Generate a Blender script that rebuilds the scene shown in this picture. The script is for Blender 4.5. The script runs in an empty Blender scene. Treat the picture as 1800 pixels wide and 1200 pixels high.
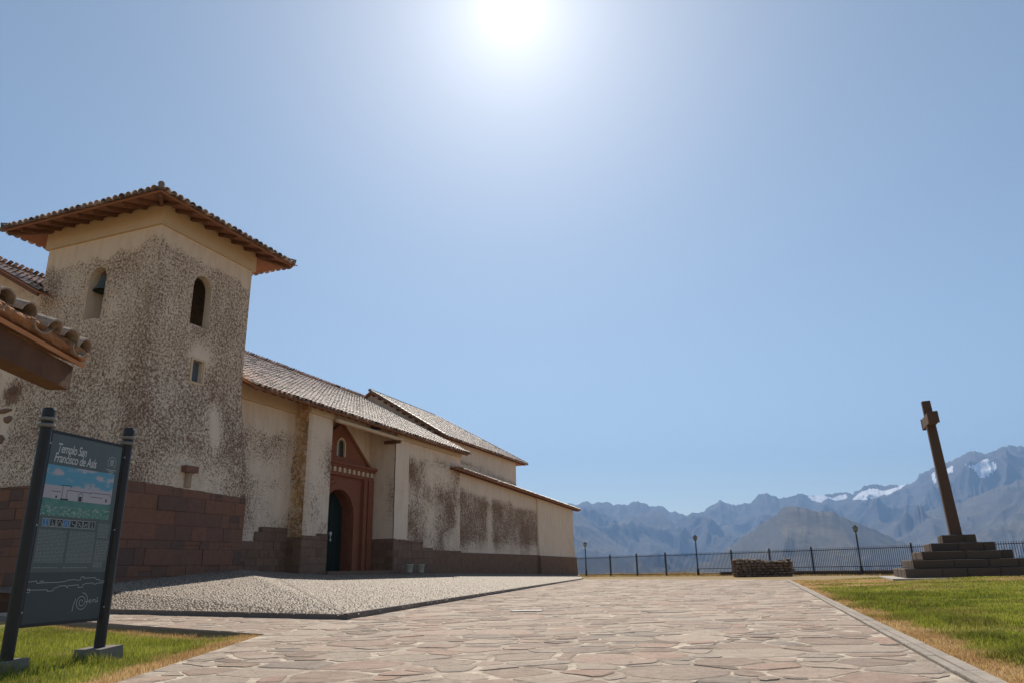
import bpy, bmesh, math, random
import numpy as np
from math import sin, cos, tan, radians, pi, hypot, atan2, sqrt
from mathutils import Matrix, Vector
from mathutils.geometry import delaunay_2d_cdt
random.seed(7); RNG = np.random.default_rng(7)
scene = bpy.context.scene; COL = scene.collection

# ------------------------------------------------------------------ camera
FPX, PITCH, ROLL, EYE = 1280.0, math.atan(399/1280.0), 0.020, 0.8
fw = Vector((0, cos(PITCH), sin(PITCH))); r0 = Vector((1, 0, 0)); u0 = Vector((0, -sin(PITCH), cos(PITCH)))
cr = r0*cos(ROLL) - u0*sin(ROLL); cu = u0*cos(ROLL) + r0*sin(ROLL)
cam = bpy.data.cameras.new('camera'); cam_o = bpy.data.objects.new('camera', cam); COL.objects.link(cam_o)
cam.sensor_width = 36; cam.lens = FPX/1800*36; cam.clip_start = 0.05; cam.clip_end = 80000
cam_o.matrix_world = Matrix(((cr.x, cu.x, -fw.x, 0), (cr.y, cu.y, -fw.y, 0), (cr.z, cu.z, -fw.z, EYE), (0, 0, 0, 1)))
scene.camera = cam_o
# ------------------------------------------------------------------ sky, sun, exposure
SUN_AZ, SUN_EL = radians(0.6), radians(41.8)
sdir = Vector((sin(SUN_AZ)*cos(SUN_EL), cos(SUN_AZ)*cos(SUN_EL), sin(SUN_EL)))
world = bpy.data.worlds.new('World'); scene.world = world; world.use_nodes = True
wn = world.node_tree.nodes; wl = world.node_tree.links
bg = wn['Background']; sky = wn.new('ShaderNodeTexSky'); sky.sky_type = 'NISHITA'; sky.sun_disc = False
sky.sun_elevation = SUN_EL; sky.sun_rotation = SUN_AZ; sky.altitude = 3300; sky.air_density = 1.25; sky.dust_density = 1.6; sky.ozone_density = 0.0
tint = wn.new('ShaderNodeMix'); tint.data_type = 'RGBA'; tint.blend_type = 'MULTIPLY'; tint.inputs[0].default_value = 1; tint.inputs[7].default_value = (1.07, 1.03, .90, 1)
wl.new(sky.outputs[0], tint.inputs[6]); wl.new(tint.outputs[2], bg.inputs[0]); bg.inputs[1].default_value = 0.088
# the sun itself with its aureole of bright dusty air, added round the sun's direction
tc = wn.new('ShaderNodeTexCoord'); dot = wn.new('ShaderNodeVectorMath'); dot.operation = 'DOT_PRODUCT'; dot.inputs[1].default_value = sdir; wl.new(tc.outputs['Generated'], dot.inputs[0])
mx0 = wn.new('ShaderNodeMath'); mx0.operation = 'MAXIMUM'; mx0.inputs[1].default_value = 0; wl.new(dot.outputs['Value'], mx0.inputs[0]); acc = None
for e_, k_ in ((4, .06), (12, .09), (45, .24), (260, .26), (2500, .5), (24000, 40)):
    pw_ = wn.new('ShaderNodeMath'); pw_.operation = 'POWER'; pw_.inputs[1].default_value = e_; wl.new(mx0.outputs[0], pw_.inputs[0])
    ml = wn.new('ShaderNodeMath'); ml.operation = 'MULTIPLY_ADD'; ml.inputs[1].default_value = k_; wl.new(pw_.outputs[0], ml.inputs[0])
    if acc: wl.new(acc, ml.inputs[2])
    else: ml.inputs[2].default_value = 0
    acc = ml.outputs[0]
bg2 = wn.new('ShaderNodeBackground'); bg2.inputs[0].default_value = (1, .97, .93, 1); wl.new(acc, bg2.inputs[1]); ads = wn.new('ShaderNodeAddShader')
wl.new(bg.outputs[0], ads.inputs[0]); wl.new(bg2.outputs[0], ads.inputs[1]); wl.new(ads.outputs[0], wn['World Output'].inputs[0])
sun = bpy.data.lights.new('sun', 'SUN'); sun.energy = 5.0; sun.angle = radians(0.53); sun.color = (1, .92, .79)
sun_o = bpy.data.objects.new('sun', sun); COL.objects.link(sun_o); sun_o.location = (0, 60, 60)
sun_o.rotation_euler = sdir.to_track_quat('Z', 'Y').to_euler()
vs = scene.view_settings; vs.view_transform = 'Standard'; vs.look = 'None'; vs.exposure = 0.38; vs.gamma = 1; vs.use_curve_mapping = False

# ------------------------------------------------------------------ helpers
def gpx(px, py, z=0.0):
    """ground point seen at a photo pixel (used once, to survey the place)"""
    q = fw*FPX + cr*(px-900) + cu*(600-py); t = (z-EYE)/q.z
    return Vector((q.x*t, q.y*t, z))
def link(o, parent=None):
    COL.objects.link(o)
    if parent is not None: o.parent = parent
    return o
def tag(o, label=None, cat=None, group=None, kind=None):
    if label: o['label'] = label
    if cat: o['category'] = cat
    if group: o['group'] = group
    if kind: o['kind'] = kind
    return o
def empty(name, loc=(0, 0, 0), rz=0):
    o = bpy.data.objects.new(name, None); COL.objects.link(o); o.location = loc; o.rotation_euler = (0, 0, rz)
    o.empty_display_size = .2
    return o
def mesh_data(name, V, Fc, mat=None, attrs=None, smooth=False):
    me = bpy.data.meshes.new(name); me.from_pydata([tuple(v) for v in V], [], [tuple(f) for f in Fc])
    if mat: me.materials.append(mat)
    for k, a in (attrs or {}).items():
        at = me.attributes.new(k, 'FLOAT', 'POINT'); at.data.foreach_set('value', np.asarray(a, np.float32))
    if smooth: me.polygons.foreach_set('use_smooth', [True]*len(me.polygons))
    me.update(); return me
def obj(name, me, parent=None, loc=None, M=None):
    o = bpy.data.objects.new(name, me); link(o, parent)
    if M is not None: o.matrix_local = M if parent is None else M
    elif loc is not None: o.location = loc
    return o
def build(name, V, Fc, mat, parent=None, attrs=None, smooth=False):
    return obj(name, mesh_data(name, V, Fc, mat, attrs, smooth), parent)
def np_mesh(name, V, tris, mat, attrs=None, smooth=False):
    """fast triangle mesh from numpy arrays"""
    V = np.ascontiguousarray(V, np.float32); tris = np.ascontiguousarray(tris, np.int32)
    me = bpy.data.meshes.new(name); me.vertices.add(len(V)); me.vertices.foreach_set('co', V.ravel())
    me.loops.add(tris.size); me.loops.foreach_set('vertex_index', tris.ravel())
    me.polygons.add(len(tris)); me.polygons.foreach_set('loop_start', np.arange(0, tris.size, tris.shape[1], dtype=np.int32))
    me.materials.append(mat)
    for k, a in (attrs or {}).items():
        at = me.attributes.new(k, 'FLOAT', 'POINT'); at.data.foreach_set('value', np.asarray(a, np.float32))
    me.update(calc_edges=True); me.validate()
    if smooth: me.polygons.foreach_set('use_smooth', np.ones(len(me.polygons), bool))
    return me
class MB:
    def __init__(s): s.V = []; s.F = []
    def add(s, V, F):
        b = len(s.V); s.V += [tuple(v) for v in V]; s.F += [tuple(i+b for i in f) for f in F]
    def box(s, x0, x1, y0, y1, z0, z1):
        s.add([(x0,y0,z0),(x1,y0,z0),(x1,y1,z0),(x0,y1,z0),(x0,y0,z1),(x1,y0,z1),(x1,y1,z1),(x0,y1,z1)],
              [(0,3,2,1),(4,5,6,7),(0,1,5,4),(1,2,6,5),(2,3,7,6),(3,0,4,7)])
    def bar(s, a, b, w, h, up=(0, 0, 1)):
        a = Vector(a); b = Vector(b); t = (b-a).normalized(); sd = t.cross(Vector(up)).normalized(); u = sd.cross(t)
        V = []
        for p in (a, b):
            for i, j in ((-1,-1),(1,-1),(1,1),(-1,1)): V.append(p + sd*(w/2*i) + u*(h/2*j))
        s.add(V, [(0,1,2,3),(7,6,5,4),(0,4,5,1),(1,5,6,2),(2,6,7,3),(3,7,4,0)])
    def tube(s, a, b, ra, rb=None, n=10, cap=True):
        a = Vector(a); b = Vector(b); rb = ra if rb is None else rb; t = (b-a).normalized()
        x = t.orthogonal().normalized(); y = t.cross(x); V = []
        for p, r in ((a, ra), (b, rb)):
            for i in range(n):
                q = 2*pi*i/n; V.append(p + x*(r*cos(q)) + y*(r*sin(q)))
        F = [(i, (i+1) % n, n+(i+1) % n, n+i) for i in range(n)]
        if cap: F += [tuple(range(n-1, -1, -1)), tuple(range(n, 2*n))]
        s.add(V, F)
    def lathe(s, prof, n=16, c=(0, 0, 0)):
        V = []; F = []
        for r, z in prof:
            for i in range(n): V.append((c[0]+r*cos(2*pi*i/n), c[1]+r*sin(2*pi*i/n), c[2]+z))
        for k in range(len(prof)-1):
            for i in range(n):
                j = (i+1) % n; F.append((k*n+i, k*n+j, (k+1)*n+j, (k+1)*n+i))
        F += [tuple(range(n-1, -1, -1)), tuple(range((len(prof)-1)*n, len(prof)*n))]
        s.add(V, F)
    def build(s, name, mat, parent=None, smooth=False): return build(name, s.V, s.F, mat, parent, None, smooth)
def hsh(ix, iy, seed=0):
    h = (ix.astype(np.int64)*374761393 + iy.astype(np.int64)*668265263 + seed*1442695041) & 0xffffffff
    h = ((h ^ (h >> 13))*1274126177) & 0xffffffff
    return ((h ^ (h >> 16)) & 0xffff)/65535.0
def vnoise(x, y, seed=0):
    x = np.asarray(x, float); y = np.asarray(y, float); ix = np.floor(x); iy = np.floor(y); fx = x-ix; fy = y-iy
    fx = fx*fx*(3-2*fx); fy = fy*fy*(3-2*fy)
    a = hsh(ix, iy, seed); b = hsh(ix+1, iy, seed); c = hsh(ix, iy+1, seed); d_ = hsh(ix+1, iy+1, seed)
    return (a*(1-fx)+b*fx)*(1-fy) + (c*(1-fx)+d_*fx)*fy
def fbm(x, y, octv=4, seed=0, gain=.5):
    t = 0; a = 1; n = 0
    for k in range(octv): t = t + a*vnoise(np.asarray(x)*2**k, np.asarray(y)*2**k, seed+k*17); n += a; a *= gain
    return t/n
def ridged(x, y, octv=5, seed=0):
    t = 0; a = 1; n = 0
    for k in range(octv):
        v = 1-np.abs(2*vnoise(np.asarray(x)*2**k, np.asarray(y)*2**k, seed+k*31)-1); t = t+a*v*v; n += a; a *= .5
    return t/n
def sstep(a, b, x): t = np.clip((np.asarray(x, float)-a)/(b-a), 0, 1); return t*t*(3-2*t)

def in_poly(px, py, poly):
    px = np.asarray(px); py = np.asarray(py); c = np.zeros(px.shape, bool); n = len(poly)
    for i in range(n):
        x0, y0 = poly[i][:2]; x1, y1 = poly[(i+1) % n][:2]
        if y0 == y1: continue
        t = ((y0 > py) != (y1 > py)) & (px < (x1-x0)*(py-y0)/(y1-y0)+x0); c ^= t
    return c
# ------------------------------------------------------------------ materials
class NT:
    def __init__(s, name):
        s.m = bpy.data.materials.new(name); s.m.use_nodes = True; s.n = s.m.node_tree.nodes; s.l = s.m.node_tree.links
        s.b = s.n['Principled BSDF']; s.out = s.n['Material Output']
    def node(s, t, **k):
        nd = s.n.new(t)
        for a, b in k.items(): setattr(nd, a, b)
        return nd
    def put(s, sock, v):
        if isinstance(v, bpy.types.NodeSocket): s.l.new(v, sock)
        elif isinstance(v, (tuple, list)): sock.default_value = tuple(v) if len(v) != 3 or sock.type == 'VECTOR' else (*v, 1)
        else: sock.default_value = v
    def coord(s): return s.node('ShaderNodeTexCoord').outputs['Object']
    def noise(s, scale, detail=4, rough=.55, vec=None, dist=0):
        nd = s.node('ShaderNodeTexNoise'); s.put(nd.inputs['Vector'], vec or s.coord())
        nd.inputs['Scale'].default_value = scale; nd.inputs['Detail'].default_value = detail; nd.inputs['Roughness'].default_value = rough; nd.inputs['Distortion'].default_value = dist
        return nd.outputs['Fac']
    def scl(s, v, k):
        nd = s.node('ShaderNodeMapping'); s.put(nd.inputs[0], v); nd.inputs['Scale'].default_value = k; return nd.outputs[0]
    def math(s, op, a, b=0.5, c=None, clamp=False):
        nd = s.node('ShaderNodeMath', operation=op, use_clamp=clamp); s.put(nd.inputs[0], a); s.put(nd.inputs[1], b)
        if c is not None: s.put(nd.inputs[2], c)
        return nd.outputs[0]
    def rng(s, v, a, b, c=0., d=1.):
        nd = s.node('ShaderNodeMapRange'); s.put(nd.inputs[0], v)
        for i, q in enumerate((a, b, c, d)): nd.inputs[i+1].default_value = q
        return nd.outputs[0]
    def mix(s, f, a, b, mode='MIX'):
        nd = s.node('ShaderNodeMix', data_type='RGBA', blend_type=mode); s.put(nd.inputs[0], f); s.put(nd.inputs[6], a); s.put(nd.inputs[7], b); return nd.outputs[2]
    def ramp(s, f, stops):
        nd = s.node('ShaderNodeValToRGB'); s.put(nd.inputs[0], f); e = nd.color_ramp.elements
        while len(e) < len(stops): e.new(.5)
        for q, (p, c) in zip(e, stops): q.position = p; q.color = (*c, 1)
        return nd.outputs[0]
    def attr(s, name): return s.node('ShaderNodeAttribute', attribute_name=name).outputs['Fac']
    def rnd(s): return s.node('ShaderNodeObjectInfo').outputs['Random']
    def bump(s, h, strength=.5, dist=.02):
        nd = s.node('ShaderNodeBump'); s.put(nd.inputs['Height'], h); nd.inputs['Strength'].default_value = strength; nd.inputs['Distance'].default_value = dist
        s.l.new(nd.outputs[0], s.b.inputs['Normal'])
    def fin(s, col, rough=.8, spec=.3):
        s.put(s.b.inputs['Base Color'], col); s.put(s.b.inputs['Roughness'], rough); s.b.inputs['Specular IOR Level'].default_value = spec
        return s.m
def simple(name, col, rough=.7, spec=.3, var=.15, scale=6., bump=0., metal=0.):
    t = NT(name); f = t.noise(scale, 5, .6)
    c = t.mix(f, tuple(x*(1-var) for x in col), tuple(min(1, x*(1+var)) for x in col))
    if bump: t.bump(t.noise(scale*4, 6, .7), .6, bump)
    t.b.inputs['Metallic'].default_value = metal
    return t.fin(c, rough, spec)
def plaster_mat():
    t = NT('lime_plaster'); co = t.coord(); wear = t.attr('wear'); stain = t.attr('stain')
    n1 = t.noise(11, 6, .78, co); n2 = t.noise(1.3, 5, .65, t.scl(co, (1, 1, .45))); n3 = t.noise(30, 3, .7, co)
    v = t.math('ADD', t.math('MULTIPLY', n1, .75), t.math('MULTIPLY', n2, .12)); v = t.math('ADD', v, t.math('MULTIPLY', n3, .55))
    # v averages .9; wear shifts the threshold at which the plaster has come off
    thr = t.math('SUBTRACT', v, t.math('MULTIPLY_ADD', wear, -.56, .985)); mask = t.rng(thr, -.012, .016)
    cream = t.mix(t.noise(.6, 5, .6, co), (.77, .58, .425), (.84, .68, .53))
    cream = t.mix(t.rng(t.noise(3.2, 4, .6, t.scl(co, (1, 1, .25))), .45, .75), cream, (.70, .52, .375))
    cream = t.mix(t.math('MULTIPLY', stain, t.rng(t.noise(5, 4, .7, co), .3, .6)), cream, (.50, .25, .07))
    adobe = t.mix(t.noise(13, 4, .7, co), (.17, .09, .055), (.32, .185, .115))
    t.bump(t.math('ADD', t.math('MULTIPLY', mask, -1.0), t.math('MULTIPLY', t.noise(30, 4, .6, co), .35)), .8, .012)
    return t.fin(t.mix(mask, cream, adobe), .9, .15)
def stone_mat(name, a, b, c):
    t = NT(name); co = t.coord(); r = t.rnd()
    base = t.ramp(r, [(0, a), (.5, b), (1, c)]); geo = t.node('ShaderNodeNewGeometry').outputs['Position']
    f = t.noise(5, 6, .7, geo); col = t.mix(t.rng(f, .3, .75), base, t.mix(.45, base, (.09, .06, .045)))
    t.bump(t.noise(16, 6, .7, geo), .9, .02)
    return t.fin(col, .85, .25)
def tile_mat(src):
    t = NT('roof_tile_'+src); r = t.rnd() if src == 'single' else t.attr('rnd')
    geo = t.node('ShaderNodeNewGeometry').outputs['Position']
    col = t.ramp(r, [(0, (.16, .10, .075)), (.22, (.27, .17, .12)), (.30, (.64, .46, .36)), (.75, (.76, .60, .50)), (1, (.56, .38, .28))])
    col = t.mix(t.rng(t.noise(6, 5, .7, geo), .5, .75), col, (.24, .20, .17))
    t.bump(t.noise(30, 4, .6, geo), .4, .006)
    return t.fin(col, .38, .8)
PLASTER = plaster_mat()
BASE_PLASTER = simple('dark_base_render', (.23, .13, .08), .9, .15, .4, 3., .02)
TOWER_STONE = stone_mat('tower_sandstone', (.30, .135, .08), (.27, .13, .085), (.165, .10, .078))
BASE_STONE = stone_mat('base_stone', (.25, .14, .09), (.29, .17, .11), (.20, .115, .08))
JOINT = simple('dark_joint', (.16, .085, .058), .95, .1, .3, 5)
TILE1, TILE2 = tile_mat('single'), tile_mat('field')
WOOD = simple('eave_wood', (.36, .165, .095), .8, .2, .35, 5, .006)
DKWOOD = simple('rafter_wood', (.20, .095, .055), .8, .2, .3, 5, .006)
BRICKRED = simple('portal_brick', (.27, .10, .055), .85, .2, .3, 5, .015)
CREAM = simple('cream_trim', (.66, .48, .31), .85, .2, .12, 3, .004)
mt_ = NT('mortar_bed'); MORTAR = mt_.fin(mt_.mix(mt_.rng(mt_.noise(1.6, 6, .75), .40, .58), (.62, .52, .41), (.27, .215, .17)), .95, .1)
BLACK = simple('black_paint', (.018, .018, .02), .45, .4, .3, 8)
IRON = simple('fence_iron', (.03, .033, .04), .5, .4, .3, 8)
CONCRETE = simple('concrete', (.22, .195, .17), .9, .2, .25, 6, .008)
BRONZE = simple('patina_bronze', (.085, .10, .09), .65, .4, .35, 6, .0, .2)
GREEN_DOOR = simple('green_door_paint', (.022, .030, .025), .8, .1, .3, 5, .003)

# ------------------------------------------------------------------ place frame: church axes
AZ = radians(21.0); dv = Vector((sin(AZ), cos(AZ), 0)); nv = Vector((cos(AZ), -sin(AZ), 0)); P2 = Vector((-10.2764, 28.1850, 0))
def W(x, y, z=0): return P2 + nv*x + dv*y + Vector((0, 0, z))        # church axes -> world

# ------------------------------------------------------------------ ground, mountains
FA, FB = gpx(1031, 1012), gpx(1516, 1009.5)          # fence line
fdir = (FB-FA).normalized(); fnor = Vector((-fdir.y, fdir.x, 0));
if fnor.y < 0: fnor = -fnor
def soil_mat():
    t = NT('dry_soil'); geo = t.node('ShaderNodeNewGeometry').outputs['Position']
    c = t.mix(t.noise(.35, 5, .6, geo), (.30, .21, .11), (.40, .29, .15)); c = t.mix(t.rng(t.noise(9, 4, .7, geo), .45, .7), c, (.20, .15, .08))
    t.bump(t.noise(12, 5, .7, geo), .6, .03); return t.fin(c, .95, .1)
SOIL = soil_mat()
def make_ground():
    rad = np.concatenate([[0.01], np.geomspace(2, 4200, 110)]); az = np.linspace(0, 2*pi, 181)[:-1]
    R, A = np.meshgrid(rad, az, indexing='ij'); X = R*np.sin(A); Y = R*np.cos(A)
    t = (X-FA.x)*fnor.x + (Y-FA.y)*fnor.y - 5
    drop = np.where(t > 0, -.16*t - 14*(1-np.exp(-t/60)), 0); drop = -240*(1-np.exp(drop/240))
    Z = -.32 + drop + np.where(t > 0, (fbm(X/60, Y/60, 4, 3)-.5)*np.clip(t*.08, 0, 20), 0)
    n, m = R.shape; i, j = np.meshgrid(np.arange(n-1), np.arange(m), indexing='ij'); j2 = (j+1) % m
    q = np.stack([i*m+j, (i+1)*m+j, (i+1)*m+j2, i*m+j2], -1).reshape(-1, 4)
    o = obj('ground', np_mesh('ground', np.stack([X, Y, Z], -1).reshape(-1, 3), q, SOIL, smooth=True)); o['kind'] = 'structure'
make_ground()
SKY_PX = [(1014,887),(1030,879),(1041,883.5),(1051,880),(1068,879),(1078,885),(1085,883),(1102,886),(1113,878.6),(1122,879),(1146,889.6),(1158,885),(1178,897),(1206,903.5),(1237,896),(1245,889.6),(1266,877),(1277,882),(1298,886),(1320,880),(1334,867.6),(1347,867.6),(1361,869),(1371,874),(1383,872),(1405,865.6),(1420,871),(1442,869),(1487,864),(1499,867.5),(1515,855),(1540,850.7),(1556,851.6),(1594,848.5),(1613,842),(1617,831),(1636,823),(1661,812),(1680,802.5),(1696,796),(1705,790.5),(1731,795.6),(1750,788),(1775,780),(1800,782)]
def azel(px, py):
    q = fw*FPX + cr*(px-900) + cu*(600-py); return math.degrees(atan2(q.x, q.y)), math.degrees(atan2(q.z, hypot(q.x, q.y)))
def prof(pts, left, right):
    a = [azel(*p) for p in pts]; a = left + a + right
    return np.array([p[0] for p in a]), np.array([p[1] for p in a])
LAYERS = [  # crest profile (az, el), crest distance, front width, noise amplitude
    (prof(SKY_PX, [(-75,2.5),(-50,4.5),(-30,3.2),(-15,5.5),(-4,4.2),(2,5.0)], [(38,7.4),(42,6.2),(50,8),(60,6),(80,5)]), 13000, 7500, 900),
    (prof([(1005,893),(1030,910),(1062,938),(1085,952),(1117,977),(1150,1000)], [(-75,1),(-40,2),(-15,3),(0,4.2)], [(20,-1.5),(80,-1.5)]), 8500, 4200, 420),
    (prof([(1250,985),(1277,962),(1310,940),(1332,924),(1359,904),(1381,889.6),(1399,885.5),(1412,890),(1423,894),(1465,898),(1500,914),(1540,930),(1572,946),(1607,961),(1650,985)], [(-75,-1.5),(8,-1.5)], [(36,-1),(80,0)]), 6000, 3000, 260),
    (prof([(1500,965),(1545,930),(1600,905),(1640,893),(1690,880),(1735,862),(1770,850),(1800,838)], [(-75,-1.5),(20,-1.5)], [(40,5.5),(50,4),(80,3)]), 9500, 5000, 520),
    (prof([(1010,965),(1060,930),(1105,905),(1150,898),(1178,912),(1200,940),(1228,975),(1245,995)], [(-75,1),(-20,2),(0,1)], [(20,-1.5),(80,-1.5)]), 11000, 4500, 500),
]
def mountain_mat():
    t = NT('mountain_rock'); co = t.node('ShaderNodeNewGeometry').outputs['Position']
    nz = t.node('ShaderNodeSeparateXYZ'); t.l.new(t.node('ShaderNodeNewGeometry').outputs['Normal'], nz.inputs[0])
    f = t.noise(.0022, 8, .65, co); c = t.mix(t.rng(f, .35, .65), (.06, .054, .045), (.17, .14, .095))
    c = t.mix(t.rng(nz.outputs[2], .72, .92), (.11, .10, .095), c)
    c = t.mix(t.rng(t.noise(.012, 6, .7, co), .5, .7), c, (.06, .058, .045))
    sn = t.math('ADD', t.attr('snow'), t.math('MULTIPLY', t.math('SUBTRACT', t.noise(.006, 8, .72, co), .5), 1.1))
    c = t.mix(t.rng(sn, .5, .58), c, (.95, .96, .98)); t.bump(t.noise(.01, 8, .7, co), .5, 30)
    return t.fin(c, .95, .1)
def make_mountains():
    az = np.concatenate([np.arange(-70, 2, .5), np.arange(2, 39, .045), np.arange(39, 76, .5)])
    R = np.concatenate([np.linspace(2600, 5400, 40), np.linspace(5450, 14500, 190), np.linspace(14700, 16500, 8)])
    A, RR = np.meshgrid(az, R, indexing='ij'); ar = np.radians(A); X = RR*np.sin(ar); Y = RR*np.cos(ar); zv = -262.
    Z = np.full(A.shape, zv) + 25*fbm(X/900, Y/900, 4, 5)
    for k, ((pa, pe), Rc, wf, amp) in enumerate(LAYERS):
        rc = Rc*(1+.10*(fbm(A/6, A*0+k, 3, 40+k)-.5))
        el = np.interp(A, pa, pe) + (fbm(A*2.4, A*0+k, 5, 60+k, .65)-.5)*.34
        ga = np.linspace(pa[0], pa[-1], 3000); gs = np.interp(ga, pa, pe); kw = int(3.2/(ga[1]-ga[0])); ker = np.hanning(kw); ker /= ker.sum(); gs = np.convolve(np.pad(gs, kw, mode='edge'), ker, 'same')[kw:-kw]
        hs = rc*np.tan(np.radians(np.interp(A, ga, gs)-.06))+EYE; hc = rc*np.tan(np.radians(el))+EYE
        t = np.where(RR < rc, 1-(rc-RR)/wf, 1-(RR-rc)/2600); t = np.clip(t, 0, 1)
        wx = X + 500*(fbm(X/1800, Y/1800, 3, 9)-.5); wy = Y + 500*(fbm(X/1800, Y/1800, 3, 19)-.5)
        sp = ridged(A*.30+2.2*(fbm(X/2200, Y/2200, 4, 8)-.5), RR/4200+k*3, 4, 70+k)*.55 + ridged(wx/1700, wy/1700, 4, 80+k)*.6
        t3 = sstep(.8, 1, t); body = zv + ((hs-zv)*(1-t3)+(hc-zv)*t3)*np.power(t, 1.12) + .95*amp*(sp-.62)*np.clip(5*t*(1-t), 0, 1)*np.clip((hs-zv)/900, 0, 1)
        body = np.where(RR < rc, np.minimum(body, zv+(hc-zv)*RR/rc*.995), body)          # nothing of a slope stands above its own crest line
        Z = np.where(hc > zv+30, np.maximum(Z, np.where(t > 0, body, -1e9)), Z)
    el = np.degrees(np.arctan2(Z-EYE, RR)); snow = np.zeros_like(Z)
    crest = np.interp(A, *LAYERS[0][0])
    A2 = A+.28*(fbm(A*2.5, el*2.5, 5, 300, .65)-.5); E2 = el+.22*(fbm(A*2.5+50, el*2.5, 5, 310, .65)-.5)
    for P_ in ([(1418,873),(1440,868),(1462,873),(1487,867),(1491,875),(1470,880),(1455,874),(1445,882),(1430,880)], [(1497,877),(1510,866),(1530,857),(1550,861),(1575,856),(1596,848),(1587,856),(1562,867),(1540,872),(1518,878)],
               [(1690,810),(1705,818),(1722,811),(1737,804),(1741,813),(1754,810),(1749,825),(1736,838),(1722,838),(1711,824)], [(1636,831),(1643,829),(1646,846),(1640,847)], [(1662,822),(1672,818),(1676,826),(1668,832)]):
        snow = np.maximum(snow, in_poly(A2, E2, [azel(*p) for p in P_])*(RR > 9500)*1.0)
    n, m = A.shape; i, j = np.meshgrid(np.arange(n-1), np.arange(m-1), indexing='ij')
    q = np.stack([i*m+j, i*m+j+1, (i+1)*m+j+1, (i+1)*m+j], -1).reshape(-1, 4)
    o = obj('mountains', np_mesh('mountains', np.stack([X, Y, Z], -1).reshape(-1, 3), q, mountain_mat(), {'snow': snow.ravel()}, True)); o['kind'] = 'structure'
make_mountains()

# ------------------------------------------------------------------ paved forecourt
def seg_dist(px, py, a, b):
    ax, ay = a[:2]; bx, by = b[:2]; dx, dy = bx-ax, by-ay; t = np.clip(((px-ax)*dx+(py-ay)*dy)/(dx*dx+dy*dy), 0, 1)
    return np.hypot(px-ax-t*dx, py-ay-t*dy)
K = gpx(610, 1088); CF = gpx(1025, 1017); KF = gpx(1380, 1018); KN = gpx(1705, 1198)
LC = gpx(465, 1113); LN = gpx(205, 1197); LB = gpx(60, 1083)
kdir = (KN-KF).normalized(); KN2 = KN + kdir*5.5
LN2 = LN + (LN-LC)*1.2; LB2 = gpx(-60, 1077)
L0 = gpx(190, 1069, .11); L0.z = 0; L1 = L0+(L0-K)*.45      # the cobbles' near edge, running left
PAVE = [KN2, KF, CF, K, L0, L1, LB2, LC, LN, LN2]
PAVE2 = [(p.x, p.y) for p in PAVE]
def clip(poly, nx, ny, c):
    out = []; n = len(poly)
    for i in range(n):
        a = poly[i]; b = poly[(i+1) % n]; da = a[0]*nx+a[1]*ny-c; db = b[0]*nx+b[1]*ny-c
        if da <= 0: out.append(a)
        if (da < 0 < db) or (db < 0 < da): t = da/(da-db); out.append((a[0]+(b[0]-a[0])*t, a[1]+(b[1]-a[1])*t))
    return out
def flag_mat(src):
    t = NT('flagstone_'+src); r = t.attr('rnd'); geo = t.node('ShaderNodeNewGeometry').outputs['Position']
    c = t.ramp(r, [(0, (.22, .145, .105)), (.16, (.40, .265, .19)), (.38, (.46, .36, .28)), (.66, (.57, .43, .325)), (.84, (.50, .30, .215)), (1, (.30, .235, .19))])
    c = t.mix(t.rng(t.noise(3.5, 7, .75, geo, .8), .40, .70), c, t.mix(.65, c, (.55, .44, .335)))
    c = t.mix(t.rng(t.noise(7, 8, .8, geo, 1.2), .52, .66), c, t.mix(.55, c, (.13, .10, .08))); c = t.mix(t.rng(t.noise(60, 3, .7, geo), .35, .75), t.mix(.25, c, (.1, .08, .07)), c)
    t.bump(t.math('ADD', t.noise(5, 8, .75, geo, 1.4), t.math('MULTIPLY', t.noise(40, 5, .7, geo), .25)), 1.0, .035)
    return t.fin(c, .8, .25)
FLAG = flag_mat('slab')
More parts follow.
